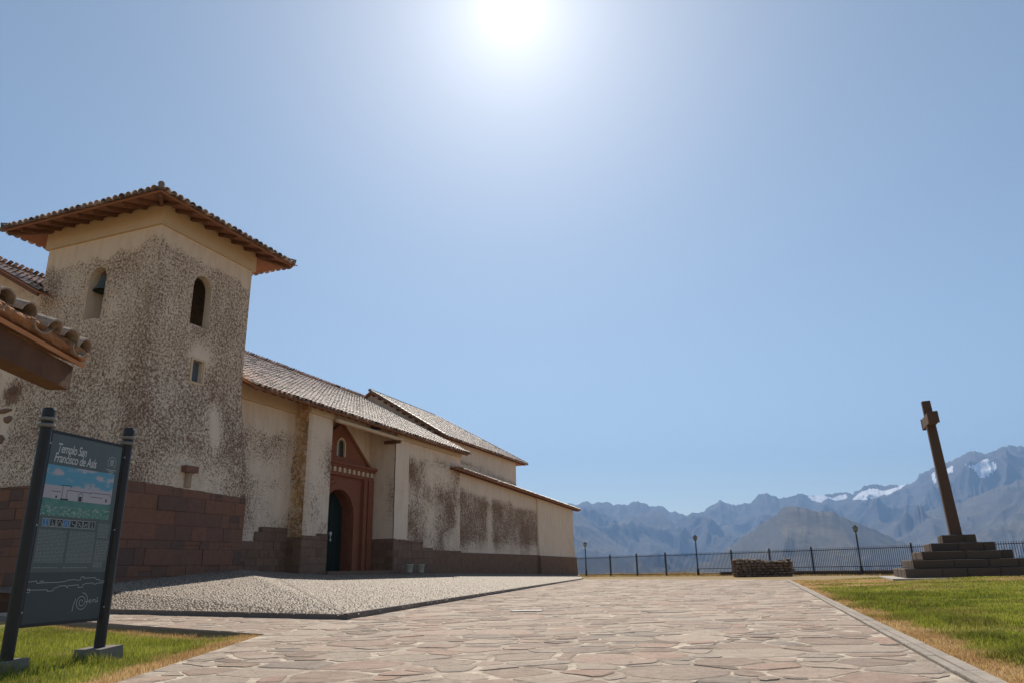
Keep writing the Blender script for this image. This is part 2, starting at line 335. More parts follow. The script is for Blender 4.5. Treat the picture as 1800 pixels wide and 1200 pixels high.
def make_paving():
    bed = build('flagstone_paving', [(p.x, p.y, -.0055) for p in PAVE], [tuple(range(len(PAVE)))], MORTAR); bed['kind'] = 'structure'
    xs = [p[0] for p in PAVE2]; ys = [p[1] for p in PAVE2]; rng = random.Random(3)
    cell = 1.0; grid = {}; pts = []
    def ok(x, y, r):
        gx, gy = int(x//cell), int(y//cell)
        for i in range(gx-1, gx+2):
            for j in range(gy-1, gy+2):
                for (a, b, q) in grid.get((i, j), ()):
                    if (a-x)**2+((b-y)*1.15)**2 < ((r+q)*.5)**2: return False
        return True
    N = 80000; rx = [rng.uniform(min(xs)-.5, max(xs)+.5) for _ in range(N)]; ry = [rng.uniform(max(min(ys), 1.2)-.5, max(ys)+.5) for _ in range(N)]
    ins = in_poly(np.array(rx), np.array(ry), PAVE2)
    dmin = np.min([seg_dist(np.array(rx), np.array(ry), PAVE2[i], PAVE2[(i+1) % len(PAVE2)]) for i in range(len(PAVE2))], axis=0)
    for x, y, a, dd in zip(rx, ry, ins, dmin):
        if not a and dd > .6: continue
        r = rng.choice((.20, .27, .34, .42, .50, .64))*(1 if hypot(x, y) < 28 else 1.25)
        if ok(x, y, r): grid.setdefault((int(x//cell), int(y//cell)), []).append((x, y, r)); pts.append((x, y, r))
    stones = []
    for (x, y, r) in pts:
        poly = [(x-1, y-1), (x+1, y-1), (x+1, y+1), (x-1, y+1)]; gx, gy = int(x//cell), int(y//cell); gap = rng.uniform(.006, .030)
        nb = [q for i in range(gx-2, gx+3) for j in range(gy-2, gy+3) for q in grid.get((i, j), ()) if q[:2] != (x, y)]
        nb.sort(key=lambda q: (q[0]-x)**2+(q[1]-y)**2)
        for (a, b, q) in nb[:18]:
            dx, dy = a-x, b-y; L = hypot(dx, dy); nx, ny = dx/L, dy/L
            hq = abs(sin((x+a)*127.1+(y+b)*311.7)*43758.5453) % 1; m = L/2 + (r*r-q*q)/(2*L)*.5; poly = clip(poly, nx, ny, x*nx+y*ny+m-(.006+.036*hq**1.8))
            if len(poly) < 3: break
        if len(poly) < 3: continue
        for i in range(len(PAVE2)):                    # trim to the straight border where it runs close
            a = PAVE2[i]; b = PAVE2[(i+1) % len(PAVE2)]
            if seg_dist(np.array([x]), np.array([y]), a, b)[0] < 1.3:
                L = hypot(b[0]-a[0], b[1]-a[1]); nx, ny = (b[1]-a[1])/L, -(b[0]-a[0])/L
                t = ((x-a[0])*(b[0]-a[0])+(y-a[1])*(b[1]-a[1]))/L/L
                if not -.02 < t < 1.02: continue
                if (x-a[0])*nx+(y-a[1])*ny > 0: nx, ny = -nx, -ny
                inside = in_poly(np.array([x]), np.array([y]), PAVE2)[0]
                if inside: poly = clip(poly, nx, ny, a[0]*nx+a[1]*ny-.012)
                else: poly = []
                if len(poly) < 3: break
        if len(poly) < 3 or not in_poly(np.array([x]), np.array([y]), PAVE2)[0]: continue
        # ragged hand-split outline: drop tiny edges, cut corners, jitter
        q = []
        for i in range(len(poly)):
            a, b = poly[i], poly[(i+1) % len(poly)]; L = hypot(b[0]-a[0], b[1]-a[1])
            if L < .03: continue
            k = min(.22, .05/L) ; nx, ny = (b[1]-a[1])/L, -(b[0]-a[0])/L
            q.append((a[0]+(b[0]-a[0])*k, a[1]+(b[1]-a[1])*k))
            if L > .16:
                for tt in ((.5,) if L < .4 else (.33, .67)):
                    j = rng.uniform(-.016, .004); q.append((a[0]+(b[0]-a[0])*tt+nx*j, a[1]+(b[1]-a[1])*tt+ny*j))
            q.append((b[0]-(b[0]-a[0])*k, b[1]-(b[1]-a[1])*k))
        if len(q) >= 4: stones.append((hypot(x, y), x, y, q))
    stones.sort(key=lambda s_: s_[0])
    def solid(x, y, q, ox, oy):
        n = len(q); tx, ty = rng.gauss(0, .006), rng.gauss(0, .006); h = rng.uniform(-.004, .003); V = []; F = []
        for (k, z) in ((1, -.03), (1, -.007), (.95, 0)):
            for (a, b) in q: px, py = x+(a-x)*k, y+(b-y)*k; V.append((px-ox, py-oy, z+(h+(px-x)*tx+(py-y)*ty if z > -.02 else 0)))
        for k in (0, 1): F += [(k*n+i, k*n+(i+1) % n, (k+1)*n+(i+1) % n, (k+1)*n+i) for i in range(n)]
        F.append(tuple(range(2*n, 3*n))); return V, F
    V = []; F = []; A = []; cnt = 0
    vis = []
    for s_ in stones:
        az = math.degrees(atan2(s_[1], s_[2]))
        vis.append(s_[2] > 4.2 and -36 < az < 37)
    for s_, v in zip(stones, vis):
        _, x, y, q = s_; c = rng.random()
        if v and cnt < 300:
            v_, f_ = solid(x, y, q, x, y); o = build('flagstone', v_, f_, FLAG, bed, {'rnd': [c]*len(v_)}); o.location = (x, y, 0); cnt += 1
        else:
            v_, f_ = solid(x, y, q, 0, 0); b = len(V); V += v_; F += [tuple(i+b for i in g) for g in f_]; A += [c]*len(v_)
    o = build('distant_flagstones', V, F, FLAG, bed, {'rnd': A}); o['kind'] = 'stuff'
    print('flagstones', len(stones))
make_paving()
# kerb along the lawn: long grey blocks with a second thin row
KERBM = stone_mat('kerb_grey', (.40, .335, .27), (.46, .39, .32), (.36, .30, .245))
def chamfer_box_mesh(name, mat, c=.06):
    V = []; F = []   # unit box -0.5..0.5, chamfered on all vertical/horizontal edges of the +x face
    for x, k in ((-.5, .5), (.5-c, .5), (.5, .5-c)): V += [(x, -k, -k), (x, k, -k), (x, k, k), (x, -k, k)]
    for a in (0, 4): F += [(a+i, a+(i+1) % 4, a+4+(i+1) % 4, a+4+i) for i in range(4)]
    F += [(8, 9, 10, 11), (3, 2, 1, 0)]
    return mesh_data(name, V, F, mat)
def make_kerb():
    bed = MB(); side = Vector((kdir.y, -kdir.x, 0)); side = side if side.x > 0 else -side
    a, b = KF, KN2; L = (b-a).length
    bed.add([a+side*.01+Vector((0,0,-.03)), b+side*.01+Vector((0,0,-.03)), b+side*.2+Vector((0,0,-.03)), a+side*.2+Vector((0,0,-.03))], [(0,1,2,3)])
    root = bed.build('kerb', MORTAR); root['kind'] = 'structure'
    me = chamfer_box_mesh('kerb_block', KERBM, .04); s_ = 0
    while s_ < L-.1:
        ln = random.uniform(.75, 1.1)
        for off, w in ((.055, .075), (.155, .105)):
            c = a + kdir*(s_+ln/2) + side*off
            X = Vector((0, 0, 1)); M = Matrix.Identity(4); yv = kdir; zv = X.cross(yv)
            for k, (ax, sc) in enumerate(((X, .16), (yv, ln-.012), (zv, w))):
                for r_ in range(3): M[r_][k] = ax[r_]*sc
            M.translation = c + Vector((0, 0, -.066+random.uniform(-.003, .004))); o = obj('kerb_block', me, root, M=M)
        s_ += ln
make_kerb()
# cobbled forecourt rising to the church
CP = {'K': (K.x, K.y, .08), 'L0': (L0.x, L0.y, .10), 'L1': (L1.x, L1.y, .11), 'P1': (*W(0, -5.45).xy, .64), 'PL': (*W(-6.6, -5.5).xy, .55), 'P2': (*W(0, 0).xy, .98), 'T': (*W(-1.0, 2.6).xy, .90),
      'U': (*W(-2.2, 9).xy, .80), 'V': (*W(-.3, 20).xy, .63), 'E': (*W(-.2, 45).xy, .2), 'CF': (CF.x, CF.y, .05), 'W0': (*W(-1.4, 0.1).xy, .96), 'M': (-10.76, 20.33, .46), 'M2': (-14.0, 21.6, .40)}
CT = [('K','L0','M'),('K','M','P2'),('M','P1','P2'),('L0','L1','M2'),('L0','M2','M'),('M','M2','P1'),('M2','PL','P1'),('K','P2','T'),('P2','W0','T'),('K','T','U'),('K','U','V'),('K','V','CF'),('V','E','CF')]
def cob_mat():
    t = NT('cobble'); r = t.attr('rnd'); geo = t.node('ShaderNodeNewGeometry').outputs['Position']
    c = t.ramp(r, [(0, (.07, .05, .038)), (.3, (.20, .145, .10)), (.6, (.32, .245, .18)), (.85, (.27, .18, .125)), (1, (.46, .385, .30))])
    c = t.mix(t.rng(t.noise(1.2, 4, .6, geo), .4, .7), c, t.mix(.35, c, (.30, .25, .2))); return t.fin(c, .65, .35)
def make_cobbles():
    keys = list(CP); root = build('cobble_paving', [(*CP[k][:2], CP[k][2]-.014) for k in keys], [tuple(keys.index(q) for q in t) for t in CT], simple('cobble_bed', (.11, .082, .06), .95, .1, .25, 8, .01)); root['kind'] = 'structure'
    allP = []; rot = []
    for t in CT:
        a, b, c = (np.array(CP[k]) for k in t); lo = np.minimum(np.minimum(a, b), c)[:2]; hi = np.maximum(np.maximum(a, b), c)[:2]
        far = t in (('K','V','CF'),('V','E','CF')); st = .074
        gx, gy = np.meshgrid(np.arange(lo[0]//st, hi[0]/st+1), np.arange(lo[1]//(st*.88), hi[1]/(st*.88)+1)); X = (gx+.5*(gy % 2))*st; Y = gy*st*.88
        X = X+RNG.uniform(-.034, .034, X.shape); Y = Y+RNG.uniform(-.034, .034, X.shape); X = X.ravel(); Y = Y.ravel()
        d0 = (b[1]-c[1])*(a[0]-c[0])+(c[0]-b[0])*(a[1]-c[1]); u = ((b[1]-c[1])*(X-c[0])+(c[0]-b[0])*(Y-c[1]))/d0; v = ((c[1]-a[1])*(X-c[0])+(a[0]-c[0])*(Y-c[1]))/d0; w = 1-u-v
        k = (u >= 0) & (v >= 0) & (w >= 0); allP.append(np.stack([X[k], Y[k], (u*a[2]+v*b[2]+w*c[2])[k]], -1))
    P = np.concatenate(allP); n = len(P); print('cobbles', n)
    rr = RNG.uniform(.022, .040, n); asp = RNG.uniform(.72, 1.0, n); th = RNG.uniform(0, pi, n); hh = RNG.uniform(.000, .010, n)
    ang = np.arange(6)*pi/3; V = np.zeros((n, 7, 3)); jit = RNG.uniform(.85, 1.15, (n, 6))
    lx = rr[:, None]*np.cos(ang)*jit; ly = (rr*asp)[:, None]*np.sin(ang)*jit
    V[:, :6, 0] = P[:, 0:1]+lx*np.cos(th)[:, None]-ly*np.sin(th)[:, None]; V[:, :6, 1] = P[:, 1:2]+lx*np.sin(th)[:, None]+ly*np.cos(th)[:, None]; V[:, :6, 2] = P[:, 2:3]-.018
    V[:, 6] = P; V[:, 6, 2] += hh
    tr = np.array([(i, (i+1) % 6, 6) for i in range(6)]); T = (tr[None]+(np.arange(n)*7)[:, None, None]).reshape(-1, 3)
    o = obj('cobblestones', np_mesh('cobblestones', V.reshape(-1, 3), T, cob_mat(), {'rnd': np.repeat(RNG.random(n), 7)}, False), root); o['kind'] = 'stuff'
    # dark stone edging that holds the cobbles above the flagstones, and the valley drain line
    for (a, b, za, zb) in ((K, CF, .10, .06), (K, L0, .085, .105), (L0, L1, .105, .115)):
        m = MB(); nn = Vector((-(b-a).y, (b-a).x, 0)).normalized()*.10
        if nn.dot(W(0, 8)-a) < 0: nn = -nn
        m.add([Vector((a.x, a.y, -.05)), Vector((b.x, b.y, -.05)), Vector((b.x, b.y, zb)), Vector((a.x, a.y, za)), a+nn+Vector((0, 0, za)), b+nn+Vector((0, 0, zb))], [(0, 1, 2, 3), (3, 2, 5, 4)])
        m.build('edging_stone', simple('edging', (.15, .125, .11), .9, .2, .3, 4, .01), root)
    a = Vector(CP['K']); b = Vector(CP['T']); m = MB(); t = (b-a).normalized(); sd = Vector((t.y, -t.x, 0))*.035; up = Vector((0, 0, .006))
    m.add([a-sd+up, a+sd+up, b+sd+up, b-sd+up], [(0, 1, 2, 3)]); m.build('drain_line', simple('drain_stone', (.24, .19, .15), .85, .2, .2, 5), root)
make_cobbles()
# ------------------------------------------------------------------ lawns
def lawn_z(x, y):      # right lawn swells gently towards the cross
    a = (x-KF.x)*(-kdir.y) + (y-KF.y)*kdir.x; a = np.abs(a)
    return -.035 + .19*sstep(.3, 9, a)*sstep(8, 26, y) + .03*(fbm(np.asarray(x)/1.3, np.asarray(y)/1.3, 3, 4)-.5)*sstep(.2, 1.5, a)
def lawn_l(x, y):
    d1 = seg_dist(np.asarray(x), np.asarray(y), (LC.x, LC.y), (LB2.x, LB2.y)); d2 = seg_dist(np.asarray(x), np.asarray(y), (LC.x, LC.y), (LN2.x, LN2.y))
    return -.03 - .09*sstep(0, 1.0, d2)*(1-.0*d1) + .03*(fbm(np.asarray(x)/.7, np.asarray(y)/.7, 3, 14)-.5)
kside = Vector((kdir.y, -kdir.x, 0)); kside = kside if kside.x > 0 else -kside
RL = [KF+kside*.2, KN2+kside*.2, Vector((16, -2, 0)), Vector((60, 14, 0)), Vector((42, 24, 0))]
CROSS_C = None
def dry_r(x, y):       # 0 green .. 1 straw
    e = seg_dist(x, y, (KF.x, KF.y), (KN2.x, KN2.y)); f = 1-sstep(.22, .58, e-.2+.6*(fbm(x/1.1, y/1.1, 3, 21)-.5))
    far = sstep(19, 31, y-.25*(x-14)+9*(fbm(x/3.5, y/2.2, 3, 22)-.5)); return np.clip(np.maximum(f, (.15+.75*sstep(.42, .6, fbm(x/2.5, y/2.5, 3, 23)))*far), 0, 1)
def dry_l(x, y):
    e = seg_dist(x, y, (LC.x, LC.y), (LN2.x, LN2.y)); f = 1-sstep(.22, .75, e+.5*(fbm(x/.6, y/.6, 3, 31)-.5))
    b = 1-sstep(.15, .75, seg_dist(x, y, (LC.x, LC.y), (LB2.x, LB2.y))+.4*(fbm(x/.5, y/.5, 3, 32)-.5)); return np.clip(np.maximum(f, b*.9), 0, 1)
def turf_mat():
    t = NT('turf_soil'); dr = t.attr('dry'); geo = t.node('ShaderNodeNewGeometry').outputs['Position']; f = t.noise(7, 5, .7, geo)
    g = t.mix(f, (.10, .12, .018), (.19, .20, .035)); s_ = t.mix(f, (.36, .22, .10), (.54, .37, .19))
    t.bump(t.noise(40, 4, .7, geo), .8, .03); return t.fin(t.mix(dr, g, s_), .95, .1)
def blade_mat():
    t = NT('grass_blade'); dr = t.attr('dry'); r = t.attr('rnd')
    g = t.ramp(r, [(0, (.08, .10, .016)), (.5, (.26, .29, .03)), (1, (.46, .45, .075))]); s_ = t.ramp(r, [(0, (.34, .19, .08)), (.6, (.58, .38, .18)), (1, (.72, .54, .30))])
    c = t.mix(dr, g, s_); t.fin(c, .6, .3); tl = t.node('ShaderNodeBsdfTranslucent'); t.l.new(c, tl.inputs[0]); mx = t.node('ShaderNodeMixShader'); mx.inputs[0].default_value = .5
    t.l.new(t.b.outputs[0], mx.inputs[1]); t.l.new(tl.outputs[0], mx.inputs[2]); t.l.new(mx.outputs[0], t.out.inputs[0]); return t.m
TURF, BLADE = turf_mat(), blade_mat()
def lawn_sheet(name, poly, zf, dryf, step):
    xs = [p.x for p in poly]; ys = [p.y for p in poly]; pp = [(p.x, p.y) for p in poly]
    gx, gy = np.meshgrid(np.arange(min(xs), max(xs), step), np.arange(min(ys), max(ys), step)); gx = gx.ravel(); gy = gy.ravel()
    k = in_poly(gx, gy, pp); pts = [Vector(p) for p in pp] + [Vector((a, b)) for a, b in zip(gx[k], gy[k])]
    n = len(pp); V, E_, F, *_ = delaunay_2d_cdt(pts, [(i, (i+1) % n) for i in range(n)], [], 0, 1e-5)
    vx = np.array([v.x for v in V]); vy = np.array([v.y for v in V]); F = [f for f in F if in_poly(np.array([sum(vx[list(f)])/3]), np.array([sum(vy[list(f)])/3]), pp)[0]]
    z = zf(vx, vy); return build(name, np.stack([vx, vy, z], -1), F, TURF, None, {'dry': dryf(vx, vy)}, True)
def blades(name, x, y, zf, dryf, h, w, parent, lab, dark=None):
    n = len(x); z = zf(x, y); dr = np.clip(dryf(x, y)+RNG.normal(0, .14, n)+.28*(sstep(.5, .75, fbm(x/.8, y/.8, 4, 73))), 0, 1); a = RNG.uniform(0, 2*pi, n); lean = RNG.uniform(.1, .75, n)*h; b = RNG.uniform(0, 2*pi, n)
    V = np.zeros((n, 5, 3)); ca, sa = np.cos(a)*w/2, np.sin(a)*w/2; lx, ly = np.cos(b)*lean, np.sin(b)*lean
    V[:, 0] = np.stack([x-ca, y-sa, z-.01], -1); V[:, 1] = np.stack([x+ca, y+sa, z-.01], -1)
    V[:, 2] = np.stack([x-ca*.7+lx*.35, y-sa*.7+ly*.35, z+h*.6], -1); V[:, 3] = np.stack([x+ca*.7+lx*.35, y+sa*.7+ly*.35, z+h*.6], -1); V[:, 4] = np.stack([x+lx, y+ly, z+h*.95], -1)
    tr = np.array([(0, 1, 3), (0, 3, 2), (2, 3, 4)]); T = (tr[None]+(np.arange(n)*5)[:, None, None]).reshape(-1, 3)
    o = obj(name, np_mesh(name, V.reshape(-1, 3), T, BLADE, {'dry': np.repeat(dr, 5), 'rnd': np.repeat(np.clip(.55*RNG.random(n)+.9*(fbm(x/.9, y/.9, 4, 71)-.28), 0, 1)*(1 if dark is None else 1-.7*dark), 5)})); tag(o, lab, 'grass', kind='stuff'); return o
LL = [LC, LB2, LB2+Vector((-3, -6, 0)), LN2+Vector((-4, -1, 0)), LN2]
def make_lawns():
    global LL
    o = lawn_sheet('lawn', RL, lawn_z, dry_r, .8); o['kind'] = 'structure'
    o = lawn_sheet('lawn', LL, lawn_l, dry_l, .3); o['kind'] = 'structure'
    # retaining face of the flagstone strip above the sunk left lawn
    m = MB(); a, b = LC, LB2; m.add([(a.x, a.y, -.3), (b.x, b.y, -.3), (b.x, b.y, -.012), (a.x, a.y, -.012)], [(0, 1, 2, 3)]); m.add([(a.x, a.y, -.3), (LN2.x, LN2.y, -.3), (LN2.x, LN2.y, -.012), (a.x, a.y, -.012)], [(0, 1, 2, 3)])
    q = m.build('path_edge', simple('path_edge', (.24, .2, .17), .9, .2, .3, 4, .01)); q['kind'] = 'structure'
    lp = [(p.x, p.y) for p in LL]
    n = 130000; x = RNG.uniform(-9.5, -2.2, n); y = RNG.uniform(4.2, 15.5, n); k = in_poly(x, y, lp) & (np.degrees(np.arctan2(x, y)) > -40); x, y = x[k], y[k]
    e = seg_dist(x, y, (LC.x, LC.y), (LN2.x, LN2.y)); cl = fbm(x/.45, y/.45, 3, 51); h = (.035+.06*cl*cl*2)*RNG.uniform(.6, 1.3, len(x)); h = h*np.where(dry_l(x, y) > .5, .62, 1)
    tall = np.exp(-(((x+5.15)/.33)**2+((y-7.6)/.35)**2))+.7*np.exp(-(((x+4.75)/.3)**2+((y-8.7)/.22)**2)); h = h*(1+1.8*tall)
    blades('lawn_grass', x, y, lawn_l, dry_l, h, RNG.uniform(.004, .008, len(x)), None, 'green turf with straw border growing around the information board posts')
    rp = [(p.x, p.y) for p in RL]; X = []; Y = []; Wd = []
    for (y0, y1, dens, w) in ((4, 9, 2600, .008), (9, 14, 1300, .011), (14, 20, 620, .017), (20, 28, 280, .026), (28, 42, 130, .04)):
        n = int(dens*(y1-y0)*y1*.75); yy = RNG.uniform(y0, y1, n); xx = RNG.uniform(2.5, y1*.82, n); k = in_poly(xx, yy, rp) & (np.degrees(np.arctan2(xx, yy)) < 38.5); X.append(xx[k]); Y.append(yy[k]); Wd.append(np.full(k.sum(), w))
    x = np.concatenate(X); y = np.concatenate(Y); w = np.concatenate(Wd); print('blades right', len(x))
    e = seg_dist(x, y, (KF.x, KF.y), (KN2.x, KN2.y)); cl = fbm(x/1.1, y/1.1, 3, 52); dr = dry_r(x, y)
    tuft = np.zeros(len(x))
    for (px_, py_, rr_) in ((1525, 1052, 1.1), (1560, 1062, .9), (1600, 1076, .9), (1640, 1084, .7), (1690, 1092, .6), (1560, 1045, 1.2), (1745, 1120, .4), (1790, 1150, .3)):
        g_ = gpx(px_, py_); tuft = np.maximum(tuft, np.exp(-((x-g_.x)**2+(y-g_.y)**2)/rr_**2))
    tuft = tuft*sstep(.30, .60, fbm(x/.5, y/.5, 3, 57)); h = (.022+.036*cl)*RNG.uniform(.6, 1.3, len(x))*np.where(dr > .5, .75, 1)*(1+2.0*tuft)
    blades('lawn_grass', x, y, lawn_z, lambda a, b: np.where(tuft > .3, dry_r(a, b)*.35, dry_r(a, b)), h, w*RNG.uniform(.7, 1.2, len(x)), None, 'green lawn with straw coloured border beside the grey kerb and stone cross', tuft)
    # dry tufts along the fence foot
    n = 26000; s_ = RNG.uniform(-22, 34, n); t = RNG.uniform(-1.2, 5, n); x = FA.x+fdir.x*s_+fnor.x*t; y = FA.y+fdir.y*s_+fnor.y*t
    h = (.10+.30*fbm(x/2, y/2, 3, 61)**1.5*sstep(-.3, 1.5, t))*RNG.uniform(.5, 1.3, n)
    blades('dry_grass', x, y, lambda a, b: np.full(np.shape(a), -.02), lambda a, b: .78+.3*(fbm(a/4, b/4, 2, 63)-.5), h, np.full(n, .035), None, 'tall dry straw grass along the foot of the iron fence')
make_lawns()
def far_strip():
    V = []; a = KF; m = MB()   # bare strip between the paving and the fence, and behind the church
    pts = [CF+Vector((0, 0, -.008)), KF+Vector((0, 0, -.008)), KF+kside*.2+Vector((0, 0, -.008)), Vector((42, 24, -.008)), Vector((50, 30, -.008)), FB+fdir*25+fnor*5.5, FA-fdir*30+fnor*5.5, W(-.2, 45)]
    m.add([(p.x, p.y, -.02) for p in pts], [tuple(range(len(pts)))]); o = m.build('fence_verge', SOIL); o['kind'] = 'structure'
far_strip()

# ------------------------------------------------------------------ church
church = empty('church', P2, -AZ); tag(church, 'whitewashed adobe church with bell tower, tiled roofs and red brick portal', 'church')
TX0, TY0, TZ = -6.35, -5.455, 13.55; BAT = .36
def toff(z): return BAT*sstep(3.6, 8.2, z)
def panel(outer, holes, step, f3d, wear, stain=None):
    xs = [p[0] for p in outer]; ys = [p[1] for p in outer]; gx, gy = np.meshgrid(np.arange(min(xs)+step/2, max(xs), step), np.arange(min(ys)+step/2, max(ys), step)); gx = gx.ravel(); gy = gy.ravel()
    k = in_poly(gx, gy, outer)
    for i in range(len(outer)): k &= seg_dist(gx, gy, outer[i], outer[(i+1) % len(outer)]) > step*.3
    for h in holes:
        k &= ~in_poly(gx, gy, h)
        for i in range(len(h)): k &= seg_dist(gx, gy, h[i], h[(i+1) % len(h)]) > step*.25
    pts = [Vector(p) for p in outer]; ed = [(i, (i+1) % len(outer)) for i in range(len(outer))]
    # split long border edges so the batter curve is followed
    pts2 = []
    for i in range(len(outer)):
        a, b = outer[i], outer[(i+1) % len(outer)]; n = max(1, int(hypot(b[0]-a[0], b[1]-a[1])/step/1.5)); pts2 += [Vector((a[0]+(b[0]-a[0])*t/n, a[1]+(b[1]-a[1])*t/n)) for t in range(n)]
    pts = pts2; ed = [(i, (i+1) % len(pts)) for i in range(len(pts))]
    for h in holes:
        b = len(pts); pts += [Vector(p) for p in h]; ed += [(b+i, b+(i+1) % len(h)) for i in range(len(h))]
    pts += [Vector((a, b)) for a, b in zip(gx[k], gy[k])]
    V, _, F, *_ = delaunay_2d_cdt(pts, ed, [], 0, 1e-5); vx = np.array([v.x for v in V]); vy = np.array([v.y for v in V]); Fa = np.array([list(f) for f in F])
    cx, cy = vx[Fa].mean(1), vy[Fa].mean(1); kk = in_poly(cx, cy, outer)
    for h in holes: kk &= ~in_poly(cx, cy, h)
    Fa = Fa[kk]; return np.array([f3d(a, b) for a, b in zip(vx, vy)]), Fa, wear(vx, vy), (stain(vx, vy) if stain else np.zeros(len(vx)))
class Wall:
    def __init__(s): s.V = np.zeros((0, 3)); s.F = []; s.w = []; s.s = []
    def add(s, r):
        b = len(s.V); s.V = np.concatenate([s.V, r[0]]); s.F += [tuple(int(i)+b for i in f) for f in r[1]]; s.w += list(r[2]); s.s += list(r[3]); return s
    def quad(s, V, wear=0., F=None):
        b = len(s.V); s.V = np.concatenate([s.V, np.array([tuple(v) for v in V])]); s.F += [tuple(i+b for i in f) for f in (F or [tuple(range(len(V)))])]; s.w += [wear]*len(V); s.s += [0]*len(V)
    def build(s, name, parent=church, mat=None): return build(name, s.V, s.F, mat or PLASTER, parent, {'wear': s.w, 'stain': s.s})
def arch(a0, a1, z0, z1, n=10):
    r = (a1-a0)/2; c = (a0+a1)/2; zs = z1-r
    return [(a0, z0), (a1, z0)] + [(c+r*cos(pi*i/n), zs+r*sin(pi*i/n)) for i in range(n+1)]
cY, hY = TY0/2, -TY0/2; cX, hX = TX0/2, -TX0/2
def f_right(y, z): o = toff(z); return (-o, cY+(y-cY)*(hY-o)/hY, z)
def f_front(x, z): o = toff(z); return (cX+(x-cX)*(hX-o)/hX, TY0+o, z)
def f_back(x, z): o = toff(z); return (cX+(x-cX)*(hX-o)/hX, -o, z)
def f_left(y, z): o = toff(z); return (TX0+o, cY+(y-cY)*(hY-o)/hY, z)
def tw(a, z, corner, seed):     # wear of the tower plaster
    n = fbm(a*.7+seed, z*.7, 4, 90); e = np.exp(-((a-corner)/.75)**2)
    w = .455+.13*(n-.5)+.03*e*sstep(12.6, 10.5, z)+.08*sstep(9, 6, z)*fbm(a*1.7, z*1.7, 2, 91); top = 12.3-.03*np.abs(a-corner)+.35*e+.6*(fbm(a*2.3+seed, a*0, 3, 92)-.5)
    return np.where(z < 3.45, 1.3, np.where(z > 12.9, 0, w)*sstep(.25, -.25, z-top))
WR = arch(-3.42, -2.38, 9.62, 11.6); WS = [(-2.98, 7.52), (-2.46, 7.52), (-2.46, 8.32), (-2.98, 8.32)]; WL = arch(-3.62, -2.66, 9.62, 11.62)
tower = Wall()
tower.add(panel([(TY0, -.6), (0, -.6), (0, TZ), (TY0, TZ)], [WR, WS], .22, f_right, lambda a, z: tw(a, z, TY0, 0)-.42*np.exp(-(((a+1.7)/.3)**2+((z-6.0)/.8)**2))-.4*np.exp(-(((a+2.6)/.5)**2+((z-8.5)/.4)**2))-.2*sstep(5.2, 4.0, z)*np.exp(-((a+2.6)/1.6)**2)))
tower.add(panel([(TX0, -.6), (0, -.6), (0, TZ), (TX0, TZ)], [WL], .22, f_front, lambda a, z: tw(a, z, 0, 40)-.02))
tower.add(panel([(TX0, -.6), (0, -.6), (0, TZ), (TX0, TZ)], [], .6, f_back, lambda a, z: a*0+.4)); tower.add(panel([(TY0, -.6), (0, -.6), (0, TZ), (TY0, TZ)], [], .6, f_left, lambda a, z: a*0+.4))
def reveal(w, hole, f, dx, dy, depth, wear=.25):
    n = len(hole); V = [f(*p) for p in hole]; V = V+[(v[0]+dx*depth, v[1]+dy*depth, v[2]) for v in V]; w.quad(V, wear, [(i, (i+1) % n, n+(i+1) % n, n+i) for i in range(n)])
reveal(tower, WR, f_right, -1, 0, .30); reveal(tower, WL, f_front, 0, 1, .95); reveal(tower, WS, f_right, -1, 0, .22, .1)
TOW = tower.build('tower_wall')
# cream cornice band that steps out under the eaves
def ring(name, z0, z1, out, mat, parent):
    m = MB(); o = BAT-out; x0, x1, y0, y1 = TX0+o, -o, TY0+o, -o
    for z in (z0, z1): m.V += [(x0, y0, z), (x1, y0, z), (x1, y1, z), (x0, y1, z)]
    m.F += [(0, 1, 5, 4), (1, 2, 6, 5), (2, 3, 7, 6), (3, 0, 4, 7), (0, 3, 2, 1)]; return m.build(name, mat, parent)
ring('cornice', 12.78, 13.57, .10, CREAM, TOW)
# small window with blue-grey shutter and pale frame
m = MB(); m.box(-.56, -.53, -2.98, -2.46, 7.52, 8.32); m.build('shutter', simple('shutter_blue', (.10, .12, .15), .7, .3, .3, 6), TOW)
m = MB()
for (a, b, c, e) in ((-3.06, -2.98, 7.46, 8.40), (-2.46, -2.38, 7.46, 8.40), (-2.98, -2.46, 7.44, 7.52), (-2.98, -2.46, 8.32, 8.40)): m.box(-.42, -.315, a, b, c, e)
m.build('window_frame', CREAM, TOW)
# T-shaped stone spout below the plaster
m = MB(); m.box(-.05, .22, -3.26, -2.70, 4.20, 4.42); m.build('stone_bracket', TOWER_STONE, TOW)
m = MB(); m.add([(.02, -3.06, 4.2), (.02, -2.90, 4.2), (.02, -2.84, 3.7), (.02, -3.10, 3.7), (.15, -3.04, 4.2), (.15, -2.92, 4.2), (.10, -2.86, 3.7), (.10, -3.08, 3.7)], [(0, 1, 5, 4), (1, 2, 6, 5), (2, 3, 7, 6), (3, 0, 4, 7), (4, 5, 6, 7)]); m.build('bracket_stem', simple('bracket_stem', (.42, .30, .2), .9, .2, .25, 5, .01), TOW)
